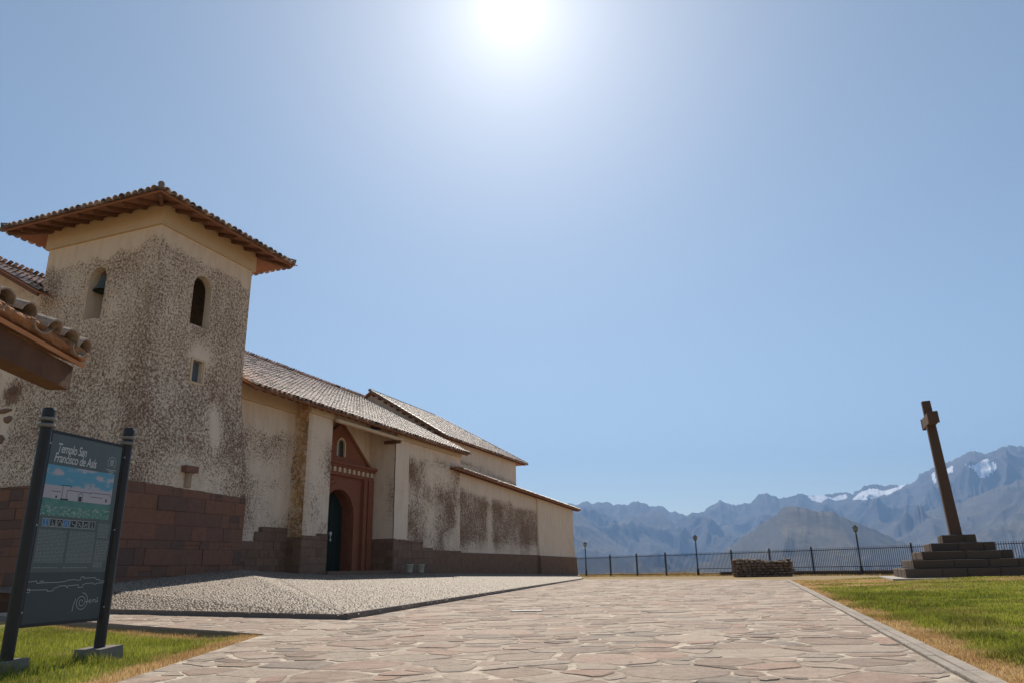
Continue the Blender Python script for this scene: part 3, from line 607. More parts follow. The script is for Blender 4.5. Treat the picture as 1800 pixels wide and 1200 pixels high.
# --- stone blocks of plinths
BLK_T = chamfer_box_mesh('stone_block', TOWER_STONE, .035); BLK_B = chamfer_box_mesh('stone_block', BASE_STONE, .035)
def blocks(parent, me, origin, along, out, length, z0, ztop, rowh, lens, proud=.05, depth=.3, seed=0):
    """courses of squared stone laid against a wall plane"""
    rg = random.Random(seed); z = z0; along = Vector(along); out = Vector(out); up = Vector((0, 0, 1)); cnt = 0
    while z < 9:
        h = rg.uniform(*rowh); u = 0; done = True
        while u < length-.02:
            l = rg.uniform(*lens)
            if length-u-l < lens[0]*.6: l = length-u
            zt = min(z+h, ztop(u+l/2)); hh = zt-z
            if hh > .06:
                done = False; subs = [(u, l, z, hh)]
                if rg.random() < .12 and l > .5: subs = [(u, l*.45, z, hh), (u+l*.45, l*.55, z, hh*.5), (u+l*.45, l*.55, z+hh*.5, hh*.5)]
                for (a, b, c, e) in subs:
                    p = min(proud+.02, max(proud-.014, rg.gauss(proud, .010))); ctr = Vector(origin)+along*(a+b/2)+out*(p-depth/2)+up*(c+e/2); M = Matrix.Identity(4)
                    for k, (ax, sc) in enumerate(((out, depth), (along, b-.005), (up, e-.005))):
                        for r_ in range(3): M[r_][k] = ax[r_]*sc
                    M.translation = ctr; obj('stone', me, parent, M=M); cnt += 1
            u += l
        z += h
        if done: break
    m = MB(); u = 0.; st = .2          # dark mortar behind the courses
    while u < length-1e-3:
        l = min(st, length-u); zt = min(ztop(u+.02), ztop(u+l-.02))-.03; o0 = Vector(origin)+along*u; o1 = Vector(origin)+along*(u+l); f_ = out*(proud-.026)
        m.add([o0+f_+up*(z0-.3), o1+f_+up*(z0-.3), o1+f_+up*zt, o0+f_+up*zt, o1-out*.02+up*zt, o0-out*.02+up*zt], [(0, 1, 2, 3), (3, 2, 4, 5)]); u += l
    m.build('joint_mortar', JOINT, parent)
    return cnt
nb = blocks(TOW, BLK_T, (0, TY0, 0), (0, 1, 0), (1, 0, 0), -TY0, .1, lambda u: 3.72-.03*u, (.22, .54), (.26, 1.4), .05, .3, 5)
nb += blocks(TOW, BLK_T, (TX0-3, TY0, 0), (1, 0, 0), (0, -1, 0), -TX0+3, .1, lambda u: 3.78, (.22, .54), (.26, 1.4), .05, .3, 6)
# --- bells hang in the belfry openings
def bell(x, y, z, label):
    r = empty('bell', W(x, y, z)); tag(r, label, 'bell')
    m = MB(); m.lathe([(.05, 0), (.16, -.02), (.22, -.10), (.25, -.3), (.31, -.5), (.40, -.64), (.42, -.68), (.36, -.66), (.2, -.3)], 20); m.build('bell_body', BRONZE, r, True)
    m = MB(); m.bar((-.55, 0, .06), (.55, 0, .06), .14, .14); m.build('yoke', DKWOOD, r); m = MB(); m.tube((0, 0, -.2), (0, 0, -.76), .02, .05, 8); m.build('clapper', IRON, r)
    r.rotation_euler = (0, 0, -AZ)
bell(-3.16, -4.70, 11.46, 'green bronze bell hanging in the arched opening of the tower front')
# --- tiles
def tile_arc(flip=False, L=.40, r0_=.098, r1_=.080, th=.014, n=6):
    V = []; F = []
    for (y, r) in ((0, r0_), (L, r1_)):
        for rr_ in (r, r-th):
            for i in range(n): a = pi*i/(n-1); V.append((rr_*cos(a), y, (rr_*sin(a)*.85 if not flip else -rr_*sin(a)*.55)))
    for i in range(n-1): F += [(i, i+1, 2*n+i+1, 2*n+i), (n+i+1, n+i, 3*n+i, 3*n+i+1), (i+1, i, n+i, n+i+1)]
    return np.array(V), F
TV, TF = tile_arc(); PV, PF = tile_arc(True); TILE_ME = mesh_data('tile', TV, TF, TILE1, smooth=False); NTILE = [0]
def tiles(parent, E, a, b, ncol, nrow, keep, single=None, pitch=.225, expo=.33, seed=0, name='tile_field', pans=True, sc=1.0):
    """rows of barrel tiles: E eave start, a along the eave, b up the slope"""
    E = Vector(E); a = Vector(a).normalized(); b = Vector(b).normalized(); c = a.cross(b)
    if c.z < 0: c = -c
    rg = np.random.default_rng(seed); V = []; F = []; A = []
    Bm = np.array([a, b, c]); off = 0
    for i in range(ncol):
        cj = rg.normal(0, .008)
        for j in range(nrow):
            u = (i+.5)*pitch; v = j*expo
            if not keep(u, v): continue
            dj = rg.normal(0, .014); rz = rg.normal(0, .03); lift = .03+.022*0; tilt = .055
            def place(P, vv, zz):
                x = P[:, 0]*cos(rz)-P[:, 1]*sin(rz); y = P[:, 0]*sin(rz)+P[:, 1]*cos(rz); z = P[:, 2]+(.4-P[:, 1])*tilt
                return np.stack([x+u+cj, y+vv, z+zz], -1)@Bm+np.array(E)
            if single and single(u, v, j) and NTILE[0] < 300:
                M = Matrix.Identity(4); X = a*cos(rz)+b*sin(rz); Yv = (b*cos(rz)-a*sin(rz)); Yv = (Yv - c*tilt).normalized(); Z = X.cross(Yv); Z = Z if Z.dot(c) > 0 else -Z
                for k, ax in enumerate((X, Yv, Z)):
                    for r_ in range(3): M[r_][k] = ax[r_]*sc
                M.translation = E + a*(u+cj)+b*(v+dj)+c*(.03+.4*tilt); obj('tile', TILE_ME, parent, M=M); NTILE[0] += 1
            else:
                P = place(TV*sc, v+dj, .03); V.append(P); F += [tuple(q+off for q in f) for f in TF]; A += [rg.random()]*len(P); off += len(P)
            if pans:
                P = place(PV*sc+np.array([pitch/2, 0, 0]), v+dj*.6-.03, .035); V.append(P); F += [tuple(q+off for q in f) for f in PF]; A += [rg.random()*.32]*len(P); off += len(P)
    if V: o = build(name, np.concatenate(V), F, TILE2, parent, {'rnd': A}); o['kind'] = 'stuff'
def slab(name, quad, th, mat, parent=church):
    """roof boarding: sheet along the slope with thickness"""
    q = [Vector(p) for p in quad]; nn = (q[1]-q[0]).cross(q[-1]-q[0]).normalized()
    if nn.z < 0: nn = -nn
    n = len(q); V = [p for p in q]+[p-nn*th for p in q]; return build(name, V, [tuple(range(n)), tuple(range(2*n-1, n-1, -1))]+[(i, (i+1) % n, n+(i+1) % n, n+i) for i in range(n)], mat, parent)
def rafters(parent, pts, dirv, nrm, w=.10, h=.13, L=1.0):
    """rafters under a boarding: start points, direction up-slope"""
    dirv = Vector(dirv).normalized(); nrm = Vector(nrm).normalized(); mb = MB(); mb.bar((0, 0, 0), dirv*L, w, h, nrm); me = mesh_data('rafter', mb.V, mb.F, DKWOOD)
    for p in pts: obj('rafter', me, parent, loc=Vector(p)-nrm*(h/2+.01))
# tower roof (pyramid, deep eaves)
ex0, ex1, ey0, ey1, ez, az_ = -6.95, .75, -6.3, .8, 13.33, 14.45
ap = [( (ex0+ex1)/2-.3, (ey0+ey1)/2, az_), ((ex0+ex1)/2+.3, (ey0+ey1)/2, az_)]
cs = [(ex0, ey0, ez), (ex1, ey0, ez), (ex1, ey1, ez), (ex0, ey1, ez)]
TR = slab('tower_roof', [cs[1], cs[2], ap[1]], .07, WOOD); 
for q in ([cs[0], cs[1], ap[1], ap[0]], [cs[2], cs[3], ap[0], ap[1]], [cs[3], cs[0], ap[0]]): slab('boarding', q, .07, WOOD, TR)
def hip_keep(L, run, slope): return lambda u, v: v < slope*(min(u, L-u)/run)+.25 and u < L
def roof_side(p0, p1, top0, first, seed):
    p0 = Vector(p0); p1 = Vector(p1); a = (p1-p0); L = a.length; mid = (p0+p1)/2; tp = Vector(top0); b = tp-mid; b = b - a.normalized()*b.dot(a.normalized()); run = L/2; n = int(L/.29)
    tiles(TR, p0-b.normalized()*.14, a, b, n, int(b.length/.42)+1, lambda u, v: v < b.length*min(u, L-u)/run, (lambda u, v, j: j == 0) if first else None, seed=seed, pitch=L/n, expo=.42, sc=1.32)
roof_side(cs[1], cs[2], ap[1], True, 1); roof_side(cs[0], cs[1], ((ex0+ex1)/2, (ey0+ey1)/2, az_), True, 2); roof_side(cs[2], cs[3], ((ex0+ex1)/2, (ey0+ey1)/2, az_), False, 3); roof_side(cs[3], cs[0], ap[0], False, 4)
hp = MB()
for c_, t_ in ((1, ap[1]), (0, ap[0]), (2, ap[1]), (3, ap[0])):
    p, q = Vector(cs[c_]), Vector(t_); dd = (q-p).normalized(); 
    for k in range(int((q-p).length/.34)): hp.tube(p-dd*.12+dd*(k*.34)+Vector((0, 0, .17)), p-dd*.12+dd*(k*.34+.42)+Vector((0, 0, .15)), .11, .09, 8)
o = hp.build('hip_tiles', TILE2, TR); o['kind'] = 'stuff'
sl = (az_-ez)/3.55; nr = Vector((sl, 0, 1)).normalized()
rafters(TR, [(ex1-.1, y, ez-.07+sl*.1) for y in np.arange(TY0+.1, .1, .72)], (-1, 0, sl), nr, L=2.2); rafters(TR, [(x, ey0+.1, ez-.07+sl*.1) for x in np.arange(TX0+.2, .1, .72)], (0, 1, sl), Vector((0, -sl, 1)), L=2.2)
mb = MB()
for c_, t_ in ((0, ap[0]), (1, ap[1]), (2, ap[1])): p, q = Vector(cs[c_]), Vector(t_); dd = (q-p); hip_ = MB(); hip_.bar(p+dd*.03+Vector((0, 0, -.17)), p+dd*.5+Vector((0, 0, -.17)), .12, .14); hip_.build('hip_rafter', DKWOOD, TR)
for (a_, b_) in ((1, 2), (0, 1)):
    p, q = Vector(cs[a_]), Vector(cs[b_]); f_ = MB(); f_.bar(p+Vector((0, 0, -.06)), q+Vector((0, 0, -.06)), .05, .08); f_.build('fascia', WOOD, TR)
# nave
RX, RZ, EZ = -8.5, 12.58, 7.99; SL = (RZ-EZ)/-RX; NVn = Vector((SL, 0, 1)).normalized()
def nwear(y, z, base, seed, lo=2.0, top=7.2): return np.where(z < lo-.25, 1.3, 0)+np.clip(base+.55*(fbm(y*.8+seed, z*.8, 4, 95)-.5), 0, 1)*sstep(.4, -.5, z-top-.6*(fbm(y*1.3+seed, y*0, 2, 96)-.5))
def vwall(w, y0, y1, x, z0, z1, wear, step=.3, stain=None): w.add(panel([(y0, z0), (y1, z0), (y1, z1), (y0, z1)], [], step, lambda y, z: (x, y, z), wear, stain))
def xwall(w, x0, x1, y, z0, z1, wear, step=.3, stain=None): w.add(panel([(x0, z0), (x1, z0), (x1, z1), (x0, z1)], [], step, lambda x, z: (x, y, z), wear, stain))
nw = Wall()
vwall(nw, -.4, 4.25, -1.28, -.3, 8.75, lambda y, z: nwear(y, z, .36, 3, top=7.0))
xwall(nw, -1.28, -.5, 4.25, -.3, 8.4, lambda x, z: .42+.3*(fbm(x*2, z, 3, 97)-.5)-.5*sstep(7.4, 7.9, z), .25, lambda x, z: .95*sstep(-1.25, -.95, x+.25*(fbm(x*3, z*2, 2, 98)-.5)+.1))
vwall(nw, 4.25, 6.1, -.5, -.3, 8.27, lambda y, z: nwear(y, z, .40, 11, lo=2.2, top=7.1), .25, lambda y, z: .5*sstep(.35, 0, y-4.25))
xwall(nw, -2.1, -.5, 6.1, -.3, 8.3, lambda x, z: x*0+.2); nw.add(panel([(6.1, -.3), (11.92, -.3), (11.92, 9.1), (6.1, 9.1)], [[(7.2, -.2), (10.3, -.2), (10.3, 5.2), (7.2, 5.2)]], .3, lambda y, z: (-2.1, y, z), lambda y, z: y*0+.12))
xwall(nw, -2.1, -.5, 11.92, -.3, 8.3, lambda x, z: np.where(z < 2.1, 1.3, .26*np.exp(-((z-4.6)/1.6)**2)+.2*sstep(-1.2, -.6, x)), .25)
vwall(nw, 11.92, 13.4, -.45, -.3, 8.25, lambda y, z: nwear(y, z, .2, 7, lo=2.2)); xwall(nw, -.5, -.45, 13.4, -.3, 8.25, lambda x, z: x*0+.3)
vwall(nw, 13.4, 20.2, -.5, -.3, 8.27, lambda y, z: nwear(y, z, .45, 15, lo=1.9, top=7.4)); xwall(nw, -2.5, -.5, 20.2, -.3, 8.27, lambda x, z: x*0+.2)
# west front gable beside the tower
nw.add(panel([(-17, -.4), (-6.0, -.4), (-5.7, 9), (-5.7, 10.8), (RX, RZ-.2), (-17, 8.1)], [], .3, lambda x, z: (x, TY0+.03+toff(z), z), lambda x, z: np.where(z < 3.45, 1.3, 0)+.30+.5*(fbm(x*.8, z*.8, 4, 99)-.5)+.45*np.exp(-(((x+6.5)/.5)**2+((z-7.2)/.35)**2))))
NAVE = nw.build('nave_wall')
vw2 = Wall(); vwall(vw2, -5.3, 21, -17, -.4, 8.2, lambda y, z: y*0+.3, 1.0); xwall(vw2, -17, -2.4, 21.2, -.4, 8.2, lambda x, z: x*0+.2, 1.0); vw2.build('rear_wall')
# rubble stones showing on the west front
def rubble_mesh(seed, mat):
    rg = random.Random(seed); bm = bmesh.new(); bmesh.ops.create_icosphere(bm, subdivisions=1, radius=.5)
    for v in bm.verts:
        k = max(abs(v.co.x), abs(v.co.y), abs(v.co.z)); v.co = v.co*(.62+.38*.36/max(k, .2)) ; v.co += Vector((rg.uniform(-.07, .07), rg.uniform(-.07, .07), rg.uniform(-.07, .07)))
    me = bpy.data.meshes.new('rubble'); bm.to_mesh(me); bm.free(); me.materials.append(mat); return me
RUB = [rubble_mesh(s_, BASE_STONE) for s_ in range(4)]
for (x, z, w_, h_) in ((-6.55, 7.35, .5, .35), (-6.75, 6.6, 1.1, .22), (-6.35, 6.25, .5, .35), (-6.45, 5.5, .45, .4), (-6.9, 5.0, .9, .4), (-6.5, 4.55, .8, .35), (-6.7, 4.15, .5, .3)):
    o = obj('rubble_stone', random.choice(RUB), NAVE, loc=(x, TY0+.01+float(toff(z)), z)); o.scale = (w_, .16, h_)
# plinth stones of the nave, buttresses and niche
bs = 0
bs += blocks(NAVE, BLK_B, (-1.28, 0, 0), (0, 1, 0), (1, 0, 0), 4.25, .5, lambda u: 2.08 if u < 2.4 else 2.68, (.28, .4), (.4, .95), .05, .3, 8)
bs += blocks(NAVE, BLK_B, (-.5, 4.25, 0), (0, 1, 0), (1, 0, 0), 1.85, .5, lambda u: 2.36 if u < 1 else 2.5, (.28, .4), (.4, .8), .05, .3, 9)
bs += blocks(NAVE, BLK_B, (-1.28, 4.25, 0), (1, 0, 0), (0, -1, 0), .82, .5, lambda u: 2.3, (.28, .4), (.35, .5), .04, .3, 10)
bs += blocks(NAVE, BLK_B, (-2.1, 11.92, 0), (1, 0, 0), (0, -1, 0), 1.66, .5, lambda u: 2.45, (.3, .42), (.4, .7), .04, .3, 11)
bs += blocks(NAVE, BLK_B, (-.45, 11.92, 0), (0, 1, 0), (1, 0, 0), 4.5, .4, lambda u: 2.42 if u < 1.6 else (2.36 if u < 3.2 else 2.05), (.3, .42), (.4, .95), .03, .3, 12)
print('tower stones', nb, 'nave stones', bs)
m = MB(); m.box(-.6, -.44, 16.42, 20.28, -.3, 1.93); m.build('base_render', BASE_PLASTER, NAVE)
# nave roof
y0, y1 = 0.0, 20.75
NR = slab('nave_roof', [(0, .02, EZ), (0, y1-.3, EZ), (RX, 21.3, RZ), (RX, .02, RZ)], .06, WOOD)
slab('boarding', [(-4.9, -5.95, EZ+4.9*SL), (-4.9, -5.42, EZ+4.9*SL), (-6.34, -5.42, EZ+6.34*SL), (-6.34, .02, EZ+6.34*SL), (RX, .02, RZ), (RX, -5.95, RZ)], .06, WOOD, NR)
slab('boarding', [(-17, -5.95, EZ), (RX, -5.95, RZ), (RX, 21.3, RZ), (-17, 21.3, EZ)], .06, WOOD, NR)
bsl = Vector((RX, 0, RZ-EZ)).normalized(); LS = hypot(RX, RZ-EZ)
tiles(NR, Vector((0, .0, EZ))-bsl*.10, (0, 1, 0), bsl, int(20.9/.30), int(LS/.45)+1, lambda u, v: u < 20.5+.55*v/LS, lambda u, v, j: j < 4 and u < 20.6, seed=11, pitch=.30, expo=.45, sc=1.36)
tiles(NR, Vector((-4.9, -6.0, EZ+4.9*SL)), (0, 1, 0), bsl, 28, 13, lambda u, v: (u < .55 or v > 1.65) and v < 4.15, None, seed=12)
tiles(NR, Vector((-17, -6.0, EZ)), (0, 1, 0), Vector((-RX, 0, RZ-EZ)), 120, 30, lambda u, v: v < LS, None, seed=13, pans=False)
rm = MB()
for k in range(80): rm.tube((RX, -6.0+k*.34, RZ+.08), (RX, -6.0+k*.34+.42, RZ+.06), .12, .10, 8)
o = rm.build('ridge_tiles', TILE2, NR); o['kind'] = 'stuff'
rafters(NR, [(-.08, y, EZ-.06+.08*SL) for y in np.arange(.3, 20.5, .56)], (-1, 0, SL), NVn, .10, .12, 1.6)
rafters(NR, [(-5.1, y, EZ-.06+5.1*SL) for y in (-5.8,)], (-1, 0, SL), NVn, .10, .14, 3.6)
f_ = MB(); f_.bar((-.02, .02, EZ-.05), (-.02, 20.4, EZ-.05), .05, .10); f_.build('fascia', WOOD, NR)
f_ = MB(); f_.tube((-.22, 6.0, 7.66), (-.22, 12.15, 7.66), .10, .10, 10); f_.build('lintel_log', CREAM, NR)
f_ = MB(); f_.bar((-1.1, 11.8, 7.52), (-.1, 11.8, 7.5), .14, .16); f_.build('corbel_beam', DKWOOD, NR)
# cream cornice strips under the eaves
for (a_, b_, x_) in ((-.3, 4.25, -1.16), (4.25, 6.1, -.40), (11.92, 20.2, -.38)):
    f_ = MB(); f_.box(x_-.2, x_, a_+.01, b_-.01, 7.72, 8.0+(.5 if x_ < -1 else 0)); f_.build('eave_moulding', CREAM, NAVE)
# portal in red brick
PX = -1.86; DY0, DY1 = 7.45, 10.05
pw = Wall(); hole = arch(DY0, DY1, -.3, 4.75, 14)
V_, F_, w_, s_ = panel([(6.15, -.3), (11.8, -.3), (11.8, 6.0), (6.15, 6.0)], [hole], .6, lambda y, z: (PX, y, z), lambda y, z: y*0)
PORT = build('portal', V_, F_, BRICKRED, church)
m = MB(); nh = len(hole); V_ = [(PX, a, b) for a, b in hole]+[(PX-.75, a, b) for a, b in hole]; m.add(V_, [(i, (i+1) % nh, nh+(i+1) % nh, nh+i) for i in range(nh)]); m.build('door_reveal', BRICKRED, PORT)
m = MB(); V_ = [(PX, 11.8, -.3), (PX, 11.8, 6), (-2.1, 11.8, 6), (-2.1, 11.8, -.3)]; m.add(V_, [(0, 1, 2, 3)]); m.build('portal_side', BRICKRED, PORT)
def archivolt(c, r0_, r1_, zs, x0, x1, zb, name):
    m = MB(); pts = [(r0_, r1_, i*pi/16) for i in range(17)]; V = []
    prof_ = [(c+r1_, zb, c+r0_, zb)]+[(c+r1_*cos(a), zs+r1_*sin(a), c+r0_*cos(a), zs+r0_*sin(a)) for (_, _, a) in pts]+[(c-r1_, zb, c-r0_, zb)]
    for (ya, za, yb, zb_) in prof_: V += [(x0, ya, za), (x1, ya, za), (x1, yb, zb_), (x0, yb, zb_)]
    F = []
    for k in range(len(prof_)-1): F += [(4*k+i, 4*k+(i+1) % 4, 4*k+4+(i+1) % 4, 4*k+4+i) for i in range(4)]
    m.add(V, F); return m.build(name, BRICKRED, PORT)
cD = (DY0+DY1)/2; archivolt(cD, 1.33, 1.66, 3.45, PX-.02, PX+.12, -.2, 'archivolt'); archivolt(cD, 1.66, 1.86, 3.45, PX-.02, PX+.06, -.2, 'outer_archivolt')
for (a_, b_) in ((6.2, 6.75), (10.85, 11.15), (11.3, 11.78)):
    m = MB(); m.box(PX-.02, PX+.2, a_, b_, -.2, 5.45); m.build('pilaster', BRICKRED, PORT)
m = MB(); m.box(PX-.02, PX+.16, 6.12, 11.80, 5.46, 5.60); m.box(PX-.02, PX+.24, 6.12, 11.83, 5.86, 5.98); m.box(PX-.02, PX+.34, 6.11, 11.86, 5.98, 6.12); m.build('entablature', BRICKRED, PORT)
m = MB(); m.box(PX-.02, PX+.14, 6.14, 11.79, 5.602, 5.858); m.build('frieze', BRICKRED, PORT)
for k in range(13): m = MB(); y_ = 6.3+k*.43; m.box(PX+.14, PX+.21, y_, y_+.2, 5.62, 5.85); m.build('dentil', CREAM, PORT)
pk = 8.75; wa = arch(pk-.28, pk+.28, 6.42, 7.28, 8)
V_, F_, w_, s_ = panel([(6.12, 6.12), (11.45, 6.12), (pk, 8.06), ], [wa], .6, lambda y, z: (PX+.04, y, z), lambda y, z: y*0); PED = build('pediment', V_, F_, BRICKRED, PORT)
m = MB(); m.bar((PX+.08, 11.5, 6.15), (PX+.08, pk-.02, 8.13), .14, .12, (1, 0, 0)); m.bar((PX+.08, 6.12, 6.20), (PX+.08, pk+.02, 8.13), .14, .12, (1, 0, 0)); m.build('rake_moulding', BRICKRED, PED)
def arch_frame(c, hw, z0, z1, t, x0, x1, mat, name, par):
    A_ = arch(c-hw, c+hw, z0, z1, 8); B_ = arch(c-hw-t, c+hw+t, z0, z1+t, 8); m = MB(); n_ = len(A_); V = [(x1, a, b) for a, b in A_]+[(x1, a, b) for a, b in B_]+[(x0, a, b) for a, b in B_]+[(x0, a, b) for a, b in A_]
    idx = list(range(1, n_))+[0]; F = []
    for p_, q_ in zip(idx[:-1], idx[1:]): F += [(p_, q_, n_+q_, n_+p_), (n_+p_, n_+q_, 2*n_+q_, 2*n_+p_), (p_, q_, 3*n_+q_, 3*n_+p_)]
    m.add(V, F); return m.build(name, mat, par)
arch_frame(pk, .28, 6.42, 7.28, .1, PX+.0, PX+.1, CREAM, 'window_frame', PORT)
m = MB(); m.add([(PX-.1, a, b) for a, b in arch(pk-.3, pk+.3, 6.4, 7.3, 8)], [tuple(range(11))]); gm = NT('dim_glass'); gl = m.build('window_pane', gm.fin((.09, .11, .13), .25, .5), PORT)
# door leaves
m = MB(); hd = arch(DY0+.02, DY1-.02, .3, 4.73, 14); V_ = [(PX-.55, a, b) for a, b in hd]; m.add(V_, [tuple(range(len(V_)))]); DOOR = m.build('door', GREEN_DOOR, PORT)
for k in range(7):
    m = MB(); y_ = DY0+.08+k*.35; zt = 3.4+sqrt(max(0, 1.28**2-(y_+.16-cD)**2))-.12; m.box(PX-.55, PX-.515, y_, y_+.33, .85, zt); m.build('door_plank', GREEN_DOOR, DOOR)
m = MB(); m.tube((PX-.5, cD+.22, 2.65), (PX-.44, cD+.22, 2.65), .10, .10, 12); m.tube((PX-.5, cD+.22, 2.35), (PX-.44, cD+.22, 2.35), .07, .07, 12); m.box(PX-.5, PX-.45, cD+.20, cD+.24, 2.3, 2.75); m.build('door_ring', simple('pale_metal', (.55, .55, .52), .4, .5, .2, 6, 0, .5), DOOR)
m = MB(); m.box(-2.12, -.35, 6.12, 11.9, .3, .86); m.build('door_step', BASE_STONE, PORT)
# upper block (presbytery) behind the nave
UY0, UY1, UX, UEZ = 21.0, 37.0, -2.0, 9.40; URX = -8.0; URZ = 13.10; USL = (URZ-UEZ)/(UX-URX)
uw = Wall(); vwall(uw, UY0+.35, 35.3, UX-.42, 5.5, UEZ+.25, lambda y, z: .05+.42*np.exp(-((z-7.9+.06*(y-28))/.45)**2)+.1*(fbm(y, z, 3, 101)-.5), .4)
uw.quad([(UX-.42, UY0+.35, 5.5), (-13.6, UY0+.35, 5.5), (-13.6, UY0+.35, UEZ+.2), (URX, UY0+.35, URZ-.12), (UX-.42, UY0+.35, UEZ+.2)], .15); uw.quad([(UX-.42, 35.3, 5.5), (-13.6, 35.3, 5.5), (-13.6, 35.3, UEZ+.2), (UX-.42, 35.3, UEZ+.2)], .15); uw.quad([(-13.6, UY0+.35, 0), (-13.6, 35.3, 0), (-13.6, 35.3, UEZ+.2), (-13.6, UY0+.35, UEZ+.2)], .15)
UPW = uw.build('presbytery_wall')
UR = slab('presbytery_roof', [(UX, UY0, UEZ), (UX, UY1, UEZ), (URX, UY1-5.6, URZ), (URX, UY0, URZ)], .06, WOOD); slab('boarding', [(2*URX-UX, UY0, UEZ), (2*URX-UX, UY1, UEZ), (URX, UY1-5.6, URZ), (URX, UY0, URZ)], .06, WOOD, UR); slab('boarding', [(UX, UY1, UEZ), (2*URX-UX, UY1, UEZ), (URX, UY1-5.6, URZ)], .06, WOOD, UR)
ub = Vector((URX-UX, 0, URZ-UEZ)).normalized(); uL = hypot(URX-UX, URZ-UEZ)
tiles(UR, Vector((UX, UY0, UEZ))-ub*.1, (0, 1, 0), ub, int((UY1-UY0)/.30), int(uL/.45)+1, lambda u, v: u < (UY1-UY0)-5.6*v/uL+.1, None, seed=21, pitch=.30, expo=.45, sc=1.36)
rm = MB()
for k in range(int(10.4/.34)): rm.tube((URX, UY0-.05+k*.34, URZ+.08), (URX, UY0-.05+k*.34+.42, URZ+.06), .12, .10, 8)
p, q = Vector((UX, UY1, UEZ)), Vector((URX, UY1-5.6, URZ)); dd = (q-p).normalized()
for k in range(int((q-p).length/.34)): rm.tube(p+dd*(k*.34)+Vector((0, 0, .1)), p+dd*(k*.34+.42)+Vector((0, 0, .08)), .11, .09, 8)
for k in range(int(uL/.34)): rm.tube(Vector((UX, UY0-.02, UEZ+.1))+ub*(k*.34), Vector((UX, UY0-.02, UEZ+.08))+ub*(k*.34+.42), .10, .085, 8)
o = rm.build('ridge_tiles', TILE2, UR); o['kind'] = 'stuff'
rafters(UR, [(UX-.08, y, UEZ-.06+.08*USL) for y in np.arange(UY0+.2, UY1, .62)], (-1, 0, USL), Vector((USL, 0, 1)), .10, .12, .9)
for k in range(12): f_ = MB(); x_ = UX-.3-k*.5; f_.bar((x_, UY0+.02, UEZ+(UX-x_)*USL-.15), (x_, UY0+.5, UEZ+(UX-x_)*USL-.15), .12, .12); f_.build('purlin_end', DKWOOD, UR)
# low annex
AY0, AY1, AZ0, AZ1 = 18.65, 45.95, 6.88, 6.02
def aez(y): return AZ0+(AZ1-AZ0)*(y-AY0)/(AY1-AY0)
aw = Wall()
aw.add(panel([(20.2, -.3), (34.75, -.3), (34.75, aez(34.75)+.15), (20.2, aez(20.2)+.15)], [], .4, lambda y, z: (-.5, y, z), lambda y, z: (.57+.26*(fbm(y*.5, z*.8, 3, 103)-.5)-.25*np.exp(-((y-25)/.5)**2)-.2*sstep(3, 2, z))*sstep(.5, -.5, z-(6.0-.045*(y-20))-.4*(fbm(y*.7, y*0, 2, 104)-.5))))
aw.add(panel([(34.75, -.3), (44.65, -.3), (44.65, aez(44.65)+.15), (34.75, aez(34.75)+.15)], [], .4, lambda y, z: (-.38+.10*sstep(3, 0, z), y+.25*sstep(40, 44.65, y)*sstep(4, 0, z), z), lambda y, z: .08+.38*sstep(38, 42, y)*fbm(y*.9, z*.4, 3, 105)*sstep(5.2, 4.2, z)))
aw.quad([(-.5, 34.75, -.3), (-.38, 34.75, -.3), (-.38, 34.75, 6.4), (-.5, 34.75, 6.5)], .2); aw.quad([(-.38, 44.65, -.3), (-7, 44.65, -.3), (-7, 44.65, 7.2), (-.38, 44.65, aez(44.65)+.15)], .2); aw.quad([(-7, 35.3, -.3), (-7, 44.65, -.3), (-7, 44.65, 7.2), (-7, 35.3, 7.2)], .2)
ANX = aw.build('annex_wall')
m = MB(); m.add([(-.44, 20.3, -.3), (-.44, 34.72, -.3), (-.44, 34.72, 1.82), (-.44, 20.3, 1.84), (-.6, 34.72, 1.82), (-.6, 20.3, 1.84)], [(0, 1, 2, 3), (3, 2, 4, 5)]); m.build('base_render', BASE_PLASTER, ANX)
m = MB(); m.add([(-.16, 34.70, -.3), (-.16, 44.95, -.3), (-.24, 44.8, 1.7), (-.24, 34.70, 1.78), (-.5, 34.70, 1.78), (-.5, 44.8, 1.7), (-.5, 34.7, -.3), (-7, 44.95, -.3), (-7, 44.8, 1.7)], [(0, 1, 2, 3), (3, 2, 5, 4), (0, 3, 4, 6), (1, 7, 8, 2)]); m.build('base_render', BASE_PLASTER, ANX)
ASL = .22; AXB = -7.2
AR = slab('annex_roof', [(0, AY0, AZ0), (0, AY1, AZ1), (AXB, AY1, AZ1-ASL*AXB), (AXB, AY0+2.3, aez(AY0+2.3)-ASL*AXB), (-2.3, AY0+2.3, aez(AY0+2.3)+ASL*2.3), (-.46, AY0+1.2, aez(AY0+1.2)+ASL*.46), (-.46, AY0, AZ0+ASL*.46)], .06, WOOD)
adv = Vector((0, AY1-AY0, AZ1-AZ0)).normalized(); ab = Vector((-1, 0, ASL)).normalized()
tiles(AR, Vector((0, AY0, AZ0))-ab*.08, adv, ab, int((AY1-AY0)/.225), 21, lambda u, v: u > 1.6 or v < .3, None, seed=31)
rafters(AR, [(-.08, y, aez(y)-.06+.08*ASL) for y in np.arange(AY0+.1, AY1, .6)], ab, Vector((ASL, 0, 1)), .10, .11, .6)
f_ = MB(); f_.bar((-.02, AY0, AZ0-.04), (-.02, AY1, AZ1-.04), .05, .10); f_.build('fascia', WOOD, AR)
